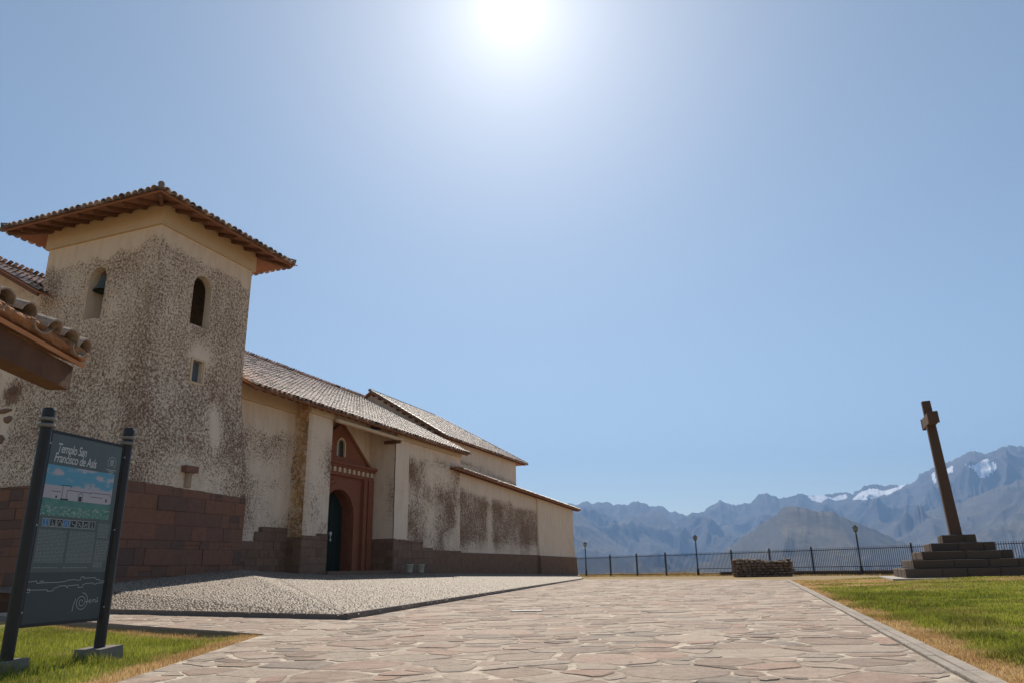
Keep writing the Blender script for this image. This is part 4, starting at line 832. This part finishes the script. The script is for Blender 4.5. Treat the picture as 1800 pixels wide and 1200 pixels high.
# two pale planters by the wall
for (x, y, lab) in ((.32, 12.3, 'pale bucket planter at the foot of the church wall beside the portal buttress'), (.32, 13.55, 'pale bucket planter by the church wall, farther from the portal')):
    zb = .72 if y < 13 else .70; r = empty('planter', W(x, y, zb)); tag(r, lab, 'planter')
    m = MB(); m.lathe([(.15, 0), (.17, .05), (.20, .36), (.22, .37), (.22, .42), (.19, .42), (.18, .36)], 16); m.build('pot', simple('pot_plastic', (.50, .45, .38), .6, .3, .15, 8), r, True)
    m = MB(); m.lathe([(.01, .37), (.18, .38)], 12); m.build('potting_soil', JOINT, r)
# ------------------------------------------------------------------ information board
def make_sign():
    A_ = gpx(10, 1165); B_ = gpx(174, 1141); zb = -.15; ax = (B_-A_); ax.z = 0; wid = ax.length; ax.normalize()
    rz = atan2(ax.y, ax.x); root = empty('information_board', (A_.x, A_.y, zb), rz)
    tag(root, 'dark information board titled Templo San Francisco de Asís on two black posts', 'sign')
    # local: x along the board, -y faces the forecourt (viewer), z up
    H = 2.72
    for x in (0, wid):
        m = MB(); m.tube((x, 0, .0), (x, 0, H-.10), .062, .060, 18); p = m.build('post', BLACK, root, False)
        for z in (H-.20, H-.13): q = MB(); q.lathe([(.062, 0), (.084, .006), (.088, .02), (.084, .036), (.062, .042)], 18, (x, 0, z)); q.build('ring', simple('ring_paint', (.20, .18, .17), .5, .4, .2, 8), p)
        q = MB(); q.lathe([(.06, 0), (.066, .01), (.066, .08), (.058, .10)], 18, (x, 0, H-.088)); q.build('cap', BLACK, p)
    for x in (0, wid):
        s_ = .19 if x else .15; m = MB(); m.add([(x-s_, -s_, -.1), (x+s_, -s_, -.1), (x+s_, s_, -.1), (x-s_, s_, -.1), (x-s_*.92, -s_*.9, .17), (x+s_*.95, -s_*.9, .19), (x+s_*.92, s_*.9, .18), (x-s_*.95, s_*.9, .17)], [(0, 1, 5, 4), (1, 2, 6, 5), (2, 3, 7, 6), (3, 0, 4, 7), (4, 5, 6, 7)]); m.build('footing', CONCRETE, root)
    x0, x1, z0, z1 = .085, wid-.085, .50, 2.48; w = x1-x0; h = z1-z0
    def bm_(name, x_, y_, z_, mat, par=None): m = MB(); m.box(*x_, *y_, *z_); return m.build(name, mat, par or root)
    t = NT('board_print'); co = t.coord(); c = t.mix(t.rng(t.noise(3, 5, .6, t.scl(co, (1, 1, .25))), .4, .8), (.085, .108, .105), (.115, .138, .13)); PAN = t.fin(c, .35, .4)
    panel_ = bm_('panel', (x0, x1), (-.012, .012), (z0, z1), PAN)
    for (a, b, c_, e) in ((x0-.03, x0-.001, z0-.03, z1+.03), (x1+.001, x1+.03, z0-.03, z1+.03), (x0, x1, z0-.03, z0-.001), (x0, x1, z1+.001, z1+.03)): bm_('frame_bar', (a, b), (-.02, .02), (c_, e), BLACK)
    for z in (z0+.12, z0+h*.5, z1-.12):
        for x in (x0-.03, x1+.03): m = MB(); m.tube((x, -.035, z), (x, -.018, z), .010, .010, 8); m.build('bolt', simple('bolt_steel', (.5, .5, .5), .35, .5, .1, 8, 0, .8), root)
    def pt(u, v, lift=0.0): return (x0+u*w, -.0125-lift, z1-v*h)
    def ink(name, col, rough=.45): return simple(name, col, rough, .35, .06, 20)
    WHITE = ink('print_white', (.52, .54, .54)); GREY = ink('print_grey', (.25, .29, .285)); LINE = ink('print_line', (.36, .40, .40)); BLUE = ink('print_blue', (.05, .16, .36)); DARK = ink('print_dark', (.025, .03, .032))
    def quads(name, rects, mat, lift=.0012):
        m = MB()
        for (u0, u1, v0, v1) in rects: m.add([pt(u0, v1, lift), pt(u1, v1, lift), pt(u1, v0, lift), pt(u0, v0, lift)], [(0, 1, 2, 3)])
        return m.build(name, mat, panel_)
    def stroke(name, lines, wd, mat, lift=.0014):
        m = MB()
        for L in lines:
            for a, b in zip(L[:-1], L[1:]):
                p = Vector(pt(*a, lift)); q = Vector(pt(*b, lift)); d_ = (q-p)
                if d_.length < 1e-6: continue
                d_.normalize(); n_ = Vector((-d_.z, 0, d_.x))*wd/2; e_ = d_*wd*.3; m.add([p-n_-e_, q-n_+e_, q+n_+e_, p+n_-e_], [(0, 1, 2, 3)])
        return m.build(name, mat, panel_)
    def text(name, body, u, v, size, mat, shear=.22, bold=.0):
        cu_ = bpy.data.curves.new('t', 'FONT'); cu_.body = body; cu_.size = size; cu_.shear = shear; cu_.offset = bold; cu_.space_character = .94; to = bpy.data.objects.new('t', cu_); COL.objects.link(to)
        dg = bpy.context.evaluated_depsgraph_get(); dg.update(); me = bpy.data.meshes.new_from_object(to.evaluated_get(dg)); bpy.data.objects.remove(to)
        p = pt(u, v, .0016); me.transform(Matrix(((.66, 0, 0, p[0]), (0, 0, 1, p[1]), (0, 1, 0, p[2]), (0, 0, 0, 1)))); me.materials.clear(); me.materials.append(mat); o = bpy.data.objects.new(name, me); link(o, panel_); return o
    text('title_lettering', 'Templo San', .085, .100, .145, WHITE, .2, .0014); text('title_lettering', 'Francisco de Asís', .065, .154, .145, WHITE, .2, .0014)
    # printed picture of the church: sky, clouds, white church, meadow
    nu, nz = 70, 90; U, Vv = np.meshgrid(np.linspace(0, .93, nu), np.linspace(.172, .445, nz)); f = (Vv-.172)/.273; cl = fbm(U*7, f*7, 5, 201); c = np.zeros(U.shape+(3,))
    sk = sstep(.46, .62, cl+.10*(1-f)); c[:] = np.array([.40, .38, .42])[None, None]*(1-sk[..., None])+np.array([.10, .30, .42])*sk[..., None]; c = np.where((f > .40)[..., None], np.array([.40, .38, .42]), c)
    gr = fbm(U*16, f*16, 4, 205); me_ = f > .66+.03*(gr-.5); g = np.array([.08, .21, .18])+.10*(gr[..., None]-.5); fl = (vnoise(U*90, f*70, 207) > .72) & (f > .80); g = np.where(fl[..., None], np.array([.36, .42, .36]), g); c = np.where(me_[..., None], g, c)
    V = np.array([pt(a, b, .0008) for a, b in zip(U.ravel(), Vv.ravel())]); F = [(i*nu+j, (i+1)*nu+j, (i+1)*nu+j+1, i*nu+j+1) for i in range(nz-1) for j in range(nu-1)]
    t = NT('printed_picture'); cmb = t.node('ShaderNodeCombineColor')
    for k, nm in enumerate(('pr', 'pg', 'pb')): t.l.new(t.attr(nm), cmb.inputs[k])
    t.fin(cmb.outputs[0], .35, .4); cc = np.clip(c, 0, 1).reshape(-1, 3); build('printed_picture', V, F, t.m, panel_, {'pr': cc[:, 0], 'pg': cc[:, 1], 'pb': cc[:, 2]})
    pv = lambda f_: .172+.273*f_; 
    quads('picture_church', [(.10, .24, pv(.50), pv(.665)), (.235, .305, pv(.40), pv(.67)), (.30, .90, pv(.50), pv(.675))], ink('print_church', (.42, .40, .43)))
    stroke('picture_lines', [[(.20, pv(.385)), (.34, pv(.375)), (.345, pv(.42))], [(.24, pv(.40)), (.24, pv(.64))], [(.30, pv(.46)), (.30, pv(.66))], [(.31, pv(.47)), (.62, pv(.475)), (.62, pv(.50))], [(.62, pv(.46)), (.90, pv(.46)), (.92, pv(.51))], [(.62, pv(.55)), (.80, pv(.55))], [(.10, pv(.52)), (.22, pv(.52))], [(.455, pv(.66)), (.455, pv(.53)), (.485, pv(.50)), (.515, pv(.53)), (.515, pv(.66))]], .006, DARK, .0018)
    quads('picture_doors', [(.465, .505, pv(.57), pv(.67)), (.845, .865, pv(.56), pv(.63)), (.16, .18, pv(.60), pv(.65)), (.225, .33, pv(.645), pv(.675))], DARK, .0017)
    # service pictograms
    u = .055
    for k in range(8):
        bl = k in (0, 3); quads('pictogram', [(u, u+.075, .462, .502)], BLUE if bl else DARK); e_ = [[(u, .462), (u+.075, .462), (u+.075, .502), (u, .502), (u, .462)]]
        gl = {0: [[(u+.037, .468), (u+.037, .496)], [(u+.03, .470), (u+.045, .470)], [(u+.028, .496), (u+.047, .496)]], 1: [[(u+.015, .495), (u+.06, .495)], [(u+.03, .47), (u+.03, .487), (u+.055, .487)]], 2: [[(u+.015, .497), (u+.015, .482), (u+.037, .469), (u+.06, .482), (u+.06, .497)]], 3: [[(u+.02, .497), (u+.02, .484), (u+.037, .472), (u+.055, .484), (u+.055, .497)]], 4: [[(u+.02, .47), (u+.03, .485), (u+.055, .485), (u+.06, .497)]], 5: [[(u+.015, .47), (u+.06, .495)], [(u+.02, .495), (u+.045, .475)]], 6: [[(u+.012, .49), (u+.03, .478), (u+.05, .482), (u+.063, .472)], [(u+.03, .482), (u+.025, .497)], [(u+.05, .482), (u+.055, .497)]], 7: [[(u+.04, .468), (u+.037, .484), (u+.05, .497)], [(u+.037, .484), (u+.025, .497)]]}[k]
        stroke('pictogram_outline', e_+gl, .006, LINE); u += .088
    rg = random.Random(5); rows = []
    def para(u0, u1, v0, v1, step):
        v = v0
        while v < v1:
            q = u0
            while q < u1-.01:
                l = min(rg.uniform(.012, .05), u1-q); rows.append((q, q+l, v, v+step*.42)); q += l+.008
            v += step
    para(.03, .38, .522, .690, .0072); para(.42, .77, .522, .694, .0072); para(.80, .96, .47, .55, .0085); para(.80, .98, .565, .675, .009); para(.80, .93, .685, .715, .009); para(.03, .33, .716, .719, .01); para(.40, .72, .716, .719, .01)
    quads('body_lettering', rows, GREY)['kind'] = 'stuff'
    quads('lower_band', [(0, 1, .742, 1)], ink('band', (.050, .068, .074)), .0006)
    stroke('route_line', [[(0, .790), (.10, .785), (.11, .797), (.22, .795), (.30, .795), (.36, .795), (.46, .792), (.48, .785), (.58, .782), (.60, .786), (.66, .785), (.66, .770), (.70, .768), (.70, .776), (.86, .774), (.88, .786), (.92, .784), (.93, .795), (1.0, .793)], [(0, .826), (.04, .825), (.04, .842), (.0, .843), (0, .830), (.25, .832), (.25, .84), (.32, .838), (.33, .825), (.37, .822), (.38, .815), (.47, .813), (.50, .826), (.50, .815), (.64, .811), (.64, .826), (.70, .825), (.70, .812), (.74, .805), (.84, .803), (.86, .812), (.90, .806), (1.0, .803)], [(.14, .79), (.17, .785), (.19, .79)]], .006, LINE)
    # spiral P and the script letters of the country mark
    cx, cv = .715, .905; k_ = h/w; sp = [(cx+(.012+.0115*a/ (2*pi)*3.0)*cos(a)*1.0, cv-(.012+.0115*a/(2*pi)*3.0)*sin(a)/k_) for a in np.linspace(0, 4.5*pi, 60)]
    last = sp[-1]; stroke('country_mark', [sp, [(cx-.09, cv-.005), (cx-.105, cv+.02), (cx-.108, cv+.048)], [(cx-.09, cv-.005), (cx-.085, cv-.02)],
        [(cx+.05, cv), (cx+.10, cv-.001), (cx+.125, cv-.006), (cx+.12, cv-.011), (cx+.105, cv-.008), (cx+.105, cv+.002), (cx+.125, cv+.007), (cx+.145, cv+.001), (cx+.15, cv-.008), (cx+.165, cv-.009), (cx+.163, cv+.005)], [(cx+.165, cv-.009), (cx+.185, cv-.010)], [(cx+.19, cv-.009), (cx+.19, cv+.003), (cx+.20, cv+.006), (cx+.22, cv+.001), (cx+.225, cv-.010), (cx+.225, cv+.006)], [(cx+.207, cv-.015), (cx+.222, cv-.021)]], .0055, WHITE)
    ec, ev = .865, .105; circ = [(ec+.06*cos(a), ev-.06*sin(a)/k_) for a in np.linspace(-.3*pi, 1.3*pi, 26)]; stroke('emblem', [circ, [(ec-.02, ev+.016), (ec-.022, ev-.012), (ec-.006, ev-.018), (ec-.006, ev+.02)], [(ec+.02, ev+.016), (ec+.022, ev-.012), (ec+.006, ev-.018), (ec+.006, ev+.02)], [(ec-.03, ev-.004), (ec+.03, ev-.004)], [(ec-.07, ev+.045), (ec+.07, ev+.045)], [(ec-.03, ev+.055), (ec+.04, ev+.055)], [(ec-.03, ev+.066), (ec+.03, ev+.066)]], .009, LINE)
make_sign()

# ------------------------------------------------------------------ stone cross on stepped base
CROSSM = stone_mat('cross_stone', (.13, .07, .046), (.15, .08, .054), (.12, .068, .05)); STEPM = stone_mat('step_stone', (.10, .066, .048), (.13, .088, .063), (.085, .06, .048))
def make_cross():
    zb = .15; fl = gpx(1593, 1014, zb); S5 = 5.0; c = fl + dv*(S5/2) + nv*(S5/2)      # the steps are square to the church
    root = empty('stone_cross', (c.x, c.y, zb), -AZ); tag(root, 'tall brown stone cross on a five step square pedestal in the lawn', 'cross')
    me = chamfer_box_mesh('block', STEPM, .07); sizes = (5.0, 4.25, 3.35, 2.4, 1.3); z = 0; hs = (.34, .34, .34, .34, .34)
    for i, (S, h) in enumerate(zip(sizes, hs)):
        m = MB(); m.box(-S/2+.12, S/2-.12, -S/2+.12, S/2-.12, z-.2 if i == 0 else z, z+h-.012); st = m.build('step', STEPM, root)
        for (org, al, out) in (((-S/2, -S/2, 0), (1, 0, 0), (0, -1, 0)), ((-S/2, S/2, 0), (0, -1, 0), (-1, 0, 0)), ((S/2, -S/2, 0), (0, 1, 0), (1, 0, 0)), ((S/2, S/2, 0), (-1, 0, 0), (0, 1, 0))):
            al = Vector(al); out = Vector(out); n_ = max(1, round((S-.42)/1.25)); cuts = [0]+[ (k+random.uniform(-.2, .2))*(S-.42)/n_ for k in range(1, n_)]+[S-.42]
            for a, b in zip(cuts[:-1], cuts[1:]):
                M = Matrix.Identity(4); dp = .42; hh = h+(.15 if i == 0 else 0)
                for k, (ax, sc) in enumerate(((out, dp), (al, b-a-.015), (Vector((0, 0, 1)), hh-.004))):
                    for r_ in range(3): M[r_][k] = ax[r_]*sc
                M.translation = Vector(org)+al*((a+b)/2)+out*(-dp/2+random.uniform(-.012, .012))+Vector((0, 0, z+h-hh/2+random.uniform(-.004, .004))); obj('block', me, st, M=M)
        z += h
    H = 6.05; sh = MB(); b0, b1 = .235, .18
    def cham(m, w0, w1, za, zb_, cf=.05):
        V = []
        for (w, zz) in ((w0, za), (w1, zb_)):
            q = w-cf; V += [(-q, -w, zz), (q, -w, zz), (w, -q, zz), (w, q, zz), (q, w, zz), (-q, w, zz), (-w, q, zz), (-w, -q, zz)]
        m.add(V, [(i, (i+1) % 8, 8+(i+1) % 8, 8+i) for i in range(8)]+[tuple(range(7, -1, -1)), tuple(range(8, 16))])
    cham(sh, b0, b1, z-.02, z+H); s_ = sh.build('shaft', CROSSM, root)
    ca = MB(); zc_ = z+H-.92; ca.V = []; 
    for y_ in (-1.0, 1.0):
        for (x_, q) in ((-.20, -.24), (.20, -.24), (.20, .24), (-.20, .24)): ca.V.append((x_, y_, zc_+q))
    ca.F = [(0, 1, 2, 3), (7, 6, 5, 4)]+[(i, (i+1) % 4, 4+(i+1) % 4, 4+i) for i in range(4)]; ao = ca.build('arm', CROSSM, root)
    tilt = Matrix.Translation((0, 0, z)) @ Matrix.Rotation(-.030, 4, 'Y') @ Matrix.Translation((0, 0, -z))
    for o in (s_, ao):
        o.data.transform(tilt)
        md = o.modifiers.new('edge', 'BEVEL'); md.width = .025; md.segments = 2
    m = MB(); p = .9; S = S5/2+p; m.box(-S+.3, S+4, -S, S, -.30, -.03); ap_ = m.build('apron_paving', simple('apron', (.42, .38, .33), .85, .3, .2, 3, .01)); ap_.location = (c.x, c.y, zb); ap_.rotation_euler = (0, 0, -AZ); ap_['kind'] = 'structure'
make_cross()

# ------------------------------------------------------------------ iron fence and lamps
def make_fence():
    L = (FB-FA).length; bay = L/8; H = 1.78; root = empty('iron_fence', (FA.x, FA.y, -.02), atan2(fdir.y, fdir.x)); tag(root, 'dark iron railing fence with square posts along the edge of the terrace', 'fence')
    pm = MB(); pm.box(-.045, .045, -.045, .045, -.2, H+.10); pm.add([(-.06, -.06, H+.10), (.06, -.06, H+.10), (.06, .06, H+.10), (-.06, .06, H+.10), (0, 0, H+.16)], [(0, 1, 4), (1, 2, 4), (2, 3, 4), (3, 0, 4), (3, 2, 1, 0)]); pme = mesh_data('post', pm.V, pm.F, IRON)
    bm_ = MB(); bm_.box(-.011, .011, -.011, .011, .08, H); bme = mesh_data('bar', bm_.V, bm_.F, IRON); rm_ = MB(); rm_.box(0, bay, -.02, .02, -.02, .02); rme = mesh_data('rail', rm_.V, rm_.F, IRON)
    order = []; far = MB()
    for k in range(-9, 20):
        if k not in (0, 4, 8, 12, 16, -4, -8): obj('post', pme, root, loc=(k*bay, 0, 0))
        for z in (.16, H-.14, .55): 
            if z != .55 or k > 3: obj('rail', rme, root, loc=(k*bay, 0, z))
        for q in range(1, 26): order.append((k*bay+q*bay/26, k))
    show = [x for x, k in order if -.5 <= k <= 11]; show.sort(reverse=True); show = set(show[:300])
    for x, k in order:
        if x in show: obj('bar', bme, root, loc=(x, 0, 0))
        else: far.box(x-.011, x+.011, -.011, .011, .08, H)
    o = far.build('distant_bars', IRON, root); o['kind'] = 'stuff'
    pl = MB(); pl.box(4.6*bay, 19*bay, .15, .55, -.3, .30); pl.build('plinth', simple('plinth_mud', (.26, .18, .12), .95, .1, .3, 2, .03), root)
    def lamp(k, lab):
        p = FA+fdir*(k*bay); r = empty('lamp_post', (p.x, p.y, -.02)); tag(r, lab, 'street lamp', 'lamp posts in the iron fence')
        m = MB(); m.lathe([(.085, -.2), (.085, .5), (.055, .6), (.05, 2.55), (.035, 2.62), (.035, 2.72)], 12); m.build('pole', IRON, r)
        m = MB(); m.lathe([(.05, 2.70), (.12, 2.74), (.13, 2.76)], 4); m.build('lantern_base', IRON, r)
        g = NT('lantern_glass'); gm_ = g.fin((.20, .22, .23), .2, .5); m = MB(); m.lathe([(.10, 2.76), (.17, 3.0)], 4); gl = m.build('lantern', gm_, r)
        for i in range(4): a = 2*pi*i/4; q = MB(); q.tube((.105*cos(a), .105*sin(a), 2.76), (.175*cos(a), .175*sin(a), 3.0), .012, .012, 6); q.build('lantern_strut', IRON, gl)
        m = MB(); m.lathe([(.21, 3.0), (.20, 3.02), (.07, 3.12), (.02, 3.18)], 4); m.build('lantern_roof', IRON, r)
    lamp(0, 'black lantern lamp post in the fence beside the end of the church'); lamp(4, 'black lantern lamp post in the fence beside the stacked stones'); lamp(8, 'black lantern lamp post in the fence nearest the stone cross')
make_fence()
# ------------------------------------------------------------------ stacked rubble wall
def make_pile():
    a, b = gpx(1293, 1013.2), gpx(1380, 1014); z0 = 0
    c = (a+b)/2; dist = c.length; side = Vector((c.y, -c.x, 0)).normalized(); wid = (gpx(1380, 1013.5)-gpx(1293, 1013.5)); b = a+side*(3.55); ax = side; ny = Vector((-ax.y, ax.x, 0))
    root = empty('stacked_stone_wall', (a.x, a.y, -.02), atan2(ax.y, ax.x)); tag(root, 'short dry stacked wall of brown rubble stones in front of the fence', 'stone wall')
    mm = [rubble_mesh(20+s_, stone_mat('rubble_brown', (.22, .145, .10), (.30, .205, .145), (.16, .115, .085))) for s_ in range(1)]; mm += [rubble_mesh(30+s_, mm[0].materials[0]) for s_ in range(4)]
    core = MB(); core.box(.12, 3.43, .12, 1.08, -.05, .92); core.build('core_fill', JOINT, root); rg = random.Random(9); n = 0
    for layer in range(7):
        z = .08+layer*.165; x = -.05+rg.uniform(0, .15)
        while x < 3.5:
            l = rg.uniform(.2, .46); top = 1.14+.05*sin(x*1.9+.4)-.10*(x/3.5)
            if z < top:
                o = obj('stone', rg.choice(mm), root, loc=(x+l/2, rg.uniform(.0, .1), z+rg.uniform(-.02, .02))); o.scale = (l*1.08, rg.uniform(.25, .4), rg.uniform(.16, .25)); o.rotation_euler = (rg.uniform(-.15, .15), rg.uniform(-.15, .15), rg.uniform(-.25, .25)); n += 1
            x += l*.92
        for y in np.arange(.3, 1.2, .3):
            for x in (.0, 3.5):
                o = obj('stone', rg.choice(mm), root, loc=(x+rg.uniform(-.05, .05), y, z)); o.scale = (rg.uniform(.25, .4), .36, rg.uniform(.16, .25)); o.rotation_euler = (0, rg.uniform(-.15, .15), rg.uniform(-.3, .3)); n += 1
    x = 0
    while x < 3.5:
        for y in (.35, .7, 1.0):
            o = obj('stone', rg.choice(mm), root, loc=(x, y, .97+.04*sin(x*1.9+.4)-.08*(x/3.5)+rg.uniform(0, .12))); o.scale = (rg.uniform(.25, .45), .34, rg.uniform(.15, .26)); o.rotation_euler = (rg.uniform(-.2, .2), rg.uniform(-.2, .2), rg.uniform(0, 3)); n += 1
        x += .33
    print('pile', n)
make_pile()
# pale drain cover in the flagstones
p = gpx(926, 1073); r = empty('drain_cover', (p.x, p.y, 0), -.1); tag(r, 'pale flat drain cover set in the flagstones', 'drain cover')
m = MB(); m.box(-.30, .30, -.17, .17, -.01, .012); m.build('cover', simple('cover_concrete', (.55, .50, .44), .8, .3, .12, 6, .004), r)
m = MB(); m.box(-.32, .32, -.19, -.172, -.01, .009); m.box(-.32, .32, .172, .19, -.01, .009); m.build('cover_frame', IRON, r)
# ------------------------------------------------------------------ gatehouse eave at the left, its rake facing the forecourt
def make_gate():
    """low gate roof: its eave runs away from the viewer and ends at a cut beam"""
    rg = random.Random(4); root = empty('gatehouse', (-3.16, 5.03, 0), radians(5)); tag(root, 'old tiled gatehouse roof corner with heavy timber eave beam beside the information board', 'building')
    sl = .42; up = Vector((-1, 0, sl)).normalized(); nr = Vector((sl, 0, 1)).normalized(); back = Vector((0, -1, 0)); tip = Vector((0, 0, 2.27)); LEN = 2.6; run = 1.7
    old = simple('old_beam', (.12, .06, .035), .85, .2, .6, 3, .02); brd = simple('gate_board', (.42, .20, .10), .8, .2, .3, 5, .006); GT = simple('old_clay', (.38, .19, .10), .9, .2, .5, 11, .03)
    m = MB(); q = tip+Vector((-.06, -.02, -.115)); m.bar(q, q+back*LEN, .15, .17); o = m.build('eave_beam', old, root)
    for k in range(5): m = MB(); q = tip+Vector((-.16, -.14-k*.5, -.05)); m.bar(q, q+up*run, .09, .10, nr); m.build('rafter', old, root)
    for k in range(8): m = MB(); q = tip+nr*.012+up*(k*.205+.03); m.bar(q+Vector((0, .03, 0)), q+back*LEN, .195, .026, nr); m.build('board', brd, root)
    # lumpy clay bed squeezed out between boards and tiles along the eave
    n_, m_ = 60, 8; V = []; F = []
    for i in range(n_):
        for j_ in range(m_):
            an = j_/(m_-1)*pi; s_ = i*LEN/(n_-1); lump = .35+1.3*float(fbm(s_*8, j_*.8, 3, 77)); V.append(tip+back*(s_-.05)+nr*(.028+.042*(1-cos(an))*(.8+.3*lump))-up*(.055*sin(an)*lump-.01))
    F = [(i*m_+k, (i+1)*m_+k, (i+1)*m_+k+1, i*m_+k+1) for i in range(n_-1) for k in range(m_-1)]; b0 = len(V); V += [v+up*run for v in V[m_-1::m_]]; F += [(i*m_+m_-1, (i+1)*m_+m_-1, b0+i+1, b0+i) for i in range(n_-1)]; V.append(V[0]+up*run); F.append(tuple(range(m_))+(b0, len(V)-1)); build('clay_bed', V, F, GT, root)
    TM = NT('old_tile'); geo = TM.node('ShaderNodeNewGeometry').outputs['Position']; cc = TM.mix(TM.rng(TM.noise(9, 6, .7, geo), .4, .7), (.27, .20, .15), (.44, .36, .28)); cc = TM.mix(TM.rng(TM.noise(22, 5, .7, geo), .55, .7), cc, (.10, .08, .065)); TM.bump(TM.noise(40, 5, .7, geo), .6, .006); TM.fin(cc, .8, .3)
    tv, tf = tile_arc(False, .46, .098, .078, .013, 9); pv_, pf = tile_arc(True, .46, .10, .085, .013, 9); tme = mesh_data('tile', tv, tf, TM.m); pme = mesh_data('pan_tile', pv_, pf, TM.m)
    for i in range(11):
        for j_ in range(5):
            for (me, dy, dz, nm) in ((pme, -.115, .105, 'pan_tile'), (tme, 0, .115, 'tile')):
                rz = rg.uniform(-.07, .07); rx = rg.uniform(-.10, .10); Yv = (up-nr*rg.uniform(.06, .14)).normalized(); X = (-back*cos(rx)+nr*sin(rx)).normalized(); Z = X.cross(Yv); Z = Z if Z.dot(nr) > 0 else -Z
                X = (X*cos(rz)+Yv*sin(rz)).normalized(); Yv2 = Z.cross(X); Yv = Yv2 if Yv2.dot(up) > 0 else -Yv2; M = Matrix.Identity(4)
                for k, ax in enumerate((X, Yv, Z)):
                    for r_ in range(3): M[r_][k] = ax[r_]
                M.translation = tip+back*(.06+i*.23-dy+rg.uniform(-.02, .02))+up*(j_*.34-.05+rg.uniform(-.04, .04))+nr*(dz+j_*.004+rg.uniform(-.008, .012)); obj(nm, me, root, M=M)
    m = MB(); m.box(-1.7, -1.1, -3.0, -1.45, -.2, 2.66); build('gate_wall', m.V, m.F, PLASTER, root, {'wear': [.4]*8, 'stain': [0]*8})
    m = MB(); m.bar((-1.4, .0, 2.74), (-1.4, -2.6, 2.74), .14, .14); m.build('wall_plate', old, root)
make_gate()
# ------------------------------------------------------------------ air
m = MB(); m.box(-17500, 17500, -5000, 17800, -266, 2600); hz = m.build('haze', None); hz.data.materials.clear()
hm = bpy.data.materials.new('haze_air'); hm.use_nodes = True; ht = hm.node_tree; ht.nodes.clear(); ho = ht.nodes.new('ShaderNodeOutputMaterial'); hv = ht.nodes.new('ShaderNodeVolumePrincipled')
hv.inputs['Color'].default_value = (.30, .52, .95, 1); hv.inputs['Density'].default_value = 7.6e-5; hv.inputs['Anisotropy'].default_value = .2; ht.links.new(hv.outputs[0], ho.inputs['Volume']); hz.data.materials.append(hm)
tag(hz, 'pale blue haze of the valley air in front of the mountains', 'haze', kind='stuff')
print('objects', len(bpy.data.objects), 'tiles', NTILE[0])
